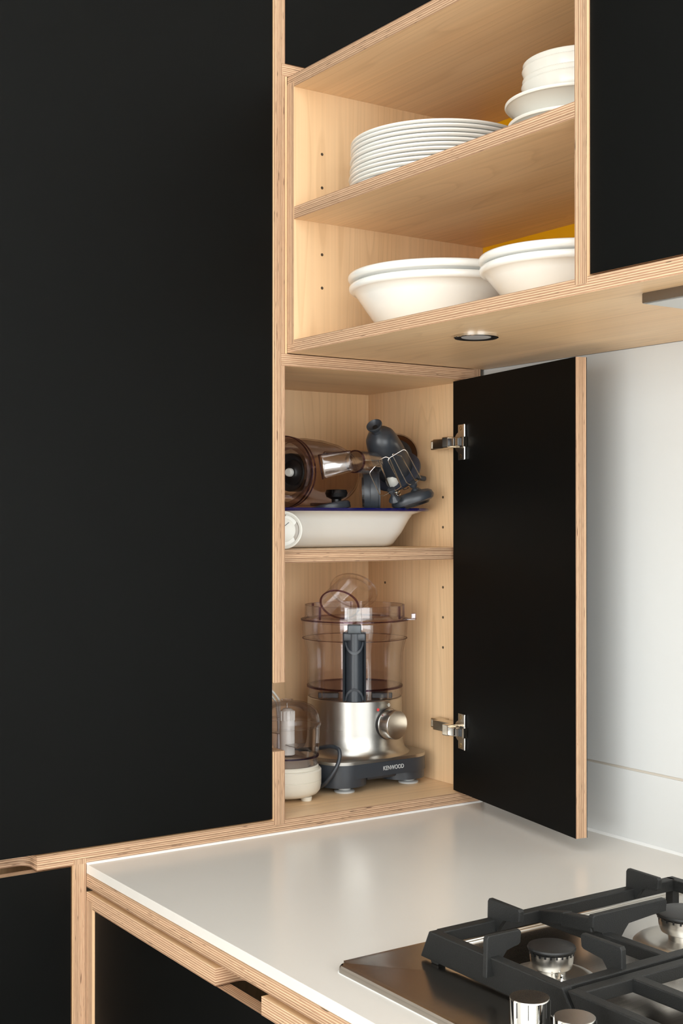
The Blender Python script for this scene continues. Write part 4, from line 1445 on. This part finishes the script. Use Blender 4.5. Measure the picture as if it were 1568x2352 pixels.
# charcoal ring lid on edge between jug and adaptor
RL = thing('ring_lid', 'charcoal round lid standing on edge between the jug and the wire beaters', 'lid', (-0.1180, 0.5330, 1.4040), Vector((0.53, 0.85, 0.03)).to_track_quat('Z', 'Y'))
RL.scale = (0.87, 0.87, 0.95)
lathe('skirt', [(0.0380, 0.0), (0.0400, 0.0), (0.0405, 0.0100), (0.0400, 0.0108), (0.0405, 0.0116), (0.0408, 0.0240), (0.0380, 0.0262), (0.0, 0.0262), (0.0, 0.0240), (0.0365, 0.0240)], GREY, RL, seg=64)
lathe('seal_ring', [(0.0385, -0.0040), (0.0418, -0.0040), (0.0420, 0.0), (0.0385, 0.0)], SMOKE, RL, seg=64, closed=True)
lathe('rim', [(0.0395, 0.0240), (0.0425, 0.0245), (0.0425, 0.0275), (0.0395, 0.0275)], GREY, RL, seg=64, closed=True)

# low charcoal lid lying in the front of the dish
LL = thing('shallow_lid', 'shallow charcoal lid lying tilted in the front of the enamel dish', 'lid', (-0.1190, 0.4690, 1.3722), Vector((-0.14, -0.17, 1)).normalized().to_track_quat('Z', 'Y'))
LL.scale = (0.86, 0.86, 0.80)
lathe('lid_shell', [(0.0380, 0.0), (0.0400, 0.0), (0.0400, 0.0090), (0.0390, 0.0130), (0.0360, 0.0155), (0.0, 0.0170), (0.0, 0.0150), (0.0350, 0.0140)], GREY, LL, seg=64)
lathe('lid_bead', [(0.0392, 0.0080), (0.0406, 0.0080), (0.0406, 0.0100), (0.0392, 0.0100)], GREY, LL, seg=64, closed=True)
tag(lathe('black_knob', [(0.0, 0.0), (0.0080, 0.0), (0.0080, 0.0120), (0.0165, 0.0160), (0.0185, 0.0220), (0.0165, 0.0275), (0.0, 0.0290)], DARK, None, (-0.1320, 0.4900, 1.3800), 40),
    'small round black plastic knob sitting on the shallow charcoal lid under the jug', 'knob')

# white coupling with a steel worm
WCp = thing('white_coupling', 'white plastic coupling with a steel worm below the charcoal attachment', 'coupling', (-0.1150, 0.5900, 1.4240), Vector((0.3, -0.55, 0.75)).to_track_quat('Z', 'Y'))
lathe('coupling', [(0.0, -0.0100), (0.0090, -0.0100), (0.0110, -0.0070), (0.0110, 0.0020), (0.0090, 0.0060), (0.0060, 0.0100), (0.0, 0.0110)], OFFW, WCp, seg=12)
wp = [Vector((0.0055 * math.cos(t * 0.9), 0.0055 * math.sin(t * 0.9), -0.0100 - t * 0.00095)) for t in range(30)]
tube('worm', wp, 0.0022, CHROME, WCp, 8)

# twin wire beaters in their charcoal gear head
hA, hB = Vector((-0.0702, 0.5561, 1.4059)), Vector((-0.0744, 0.6033, 1.4167))
GH = thing('twin_beater', 'charcoal gear head with two looped steel wire beaters standing in the dish', 'beater', (-0.0790, 0.6020, 1.3870))
go = origin_of(GH)
gd = Vector((0.5606 * 0.93, 0.8281 * 0.93, 0.30)).normalized()
gz = Vector((-0.16, -0.26, 0.95)); gz = (gz - gd * gz.dot(gd)).normalized()
gq = basis(gd, gz.cross(gd), gz)
lathe('gear_housing', [(0.0, -0.0080), (0.0290, -0.0080), (0.0340, -0.0055), (0.0365, 0.0), (0.0345, 0.0065), (0.0290, 0.0100), (0.0150, 0.0125), (0.0, 0.0130)], GREY, GH, (0.001, 0.003, 0.005), 56, rot=gq, sy=0.62)
lathe('gear_under', [(0.0, -0.0120), (0.0240, -0.0120), (0.0270, -0.0082), (0.0, -0.0082)], DARK, GH, (0.001, 0.003, 0.005), 40, rot=gq, sy=0.55)
bd = Vector((-0.20, -0.45, 0.85)).normalized()
bdq = bd.to_track_quat('Z', 'Y')
A1 = [(-0.0702, 0.5561, 1.4059), (-0.0622, 0.559, 1.4065), (-0.0533, 0.5631, 1.412), (-0.0312, 0.5241, 1.4552), (-0.0342, 0.5195, 1.4588), (-0.0448, 0.5129, 1.454), (-0.0486, 0.5162, 1.4514), (-0.0712, 0.5546, 1.4083)]
A2 = [(-0.0702, 0.5561, 1.4059), (-0.0657, 0.545, 1.4007), (-0.0619, 0.5327, 1.3967), (-0.0605, 0.5259, 1.3984), (-0.0494, 0.4973, 1.433), (-0.044, 0.5053, 1.444), (-0.0442, 0.5139, 1.4463), (-0.0717, 0.5538, 1.4094)]
B1 = [(-0.0744, 0.6033, 1.4173), (-0.0683, 0.6034, 1.4195), (-0.0607, 0.6057, 1.4241), (-0.0555, 0.6044, 1.4268), (-0.0446, 0.5665, 1.47), (-0.0468, 0.5633, 1.4721), (-0.0606, 0.543, 1.4574), (-0.061, 0.5424, 1.4532), (-0.0767, 0.5821, 1.4107), (-0.0785, 0.5884, 1.4075), (-0.0787, 0.597, 1.4115)]
B2 = [(-0.0744, 0.6033, 1.4173), (-0.0696, 0.5925, 1.4156), (-0.0683, 0.5856, 1.4183), (-0.0613, 0.5508, 1.4636), (-0.0603, 0.5523, 1.465), (-0.0572, 0.5658, 1.4621), (-0.0722, 0.6064, 1.4208)]


def rounded(pts, r=0.0035, k=4):
    """Polyline with its corners cut round."""
    P = [Vector(p) for p in pts]
    out = [P[0]]
    for a, b, c in zip(P, P[1:], P[2:]):
        d0, d1 = (a - b), (c - b)
        l0, l1 = min(r, d0.length * 0.45), min(r, d1.length * 0.45)
        p0, p1 = b + d0.normalized() * l0, b + d1.normalized() * l1
        for i in range(k + 1):
            t = i / k
            out.append(p0 * (1 - t) ** 2 + b * 2 * t * (1 - t) + p1 * t * t)
    out.append(P[-1])
    return out


for hub, loops, sock in ((hA, (A1, A2), Vector((-0.0755, 0.5662, 1.3912))), (hB, (B1, B2), Vector((-0.0799, 0.6132, 1.4046)))):
    d = (hub - sock).normalized()
    bt = lathe('beater_collar', [(0.0, -0.0030), (0.0062, -0.0030), (0.0070, 0.0), (0.0062, 0.0032), (0.0, 0.0040)], GREY, GH, hub - go, 28, rot=d.to_track_quat('Z', 'Y'))
    iq = bt.rotation_quaternion.inverted()
    for lp in loops:
        tube('wire_loop', [iq @ (p - hub) for p in rounded(lp)], 0.0008, CHROME, bt, 8)
    ln = (hub - sock).length
    lathe('beater_stem', [(0.0036, -0.003), (0.0036, -ln * 0.45), (0.0052, -ln * 0.62), (0.0085, -ln * 0.85), (0.0100, -ln)], GREY, bt, seg=24)

# dark lever poking out on the right
tag(tube('dark_lever', smooth_path([(-0.1350, 0.6050, 1.4280), (-0.1180, 0.6300, 1.4330), (-0.1120, 0.6480, 1.4290), (-0.1120, 0.6560, 1.4280)], 5), 0.0044, GREY, None, 12),
    'short charcoal lever end poking out at the right above the gear head', 'lever')

# white slotted ring leaning at the shelf front, partly hidden by the divider
wd = Vector((0.88, -0.47, 0.03)).normalized()
WD = thing('white_slotted_lid', 'round white slotted plastic lid on edge beside the enamel dish at the shelf front', 'lid', (-0.0530, 0.3400, 1.3430), wd.to_track_quat('Z', 'Y'))
lathe('ring', [(0.0240, -0.0120), (0.0280, -0.0120), (0.0292, 0.0), (0.0288, 0.0020), (0.0268, 0.0028), (0.0240, 0.0010)], OFFW, WD, seg=56, closed=True)
lathe('disc', [(0.0, 0.0), (0.0170, 0.0), (0.0185, -0.0010), (0.0185, -0.0030), (0.0, -0.0030)], OFFW, WD, seg=48)
for a in (55, 175, 295):
    bm = bmesh.new()
    box_bm(bm, 0.0150, 0.0260, -0.0095, 0.0095, -0.0032, -0.0012)
    to_obj('spoke', bm, OFFW, WD, rot=Quaternion((0, 0, 1), math.radians(a)))
bm = bmesh.new()
box_bm(bm, -0.004, 0.006, -0.0005, 0.0005, 0.0, 0.0004)
bmesh.ops.transform(bm, matrix=Matrix.Translation((0.004, 0.008, 0)) @ Matrix.Rotation(0.7, 4, 'Z'), verts=bm.verts)
to_obj('mark', bm, GREY, WD)
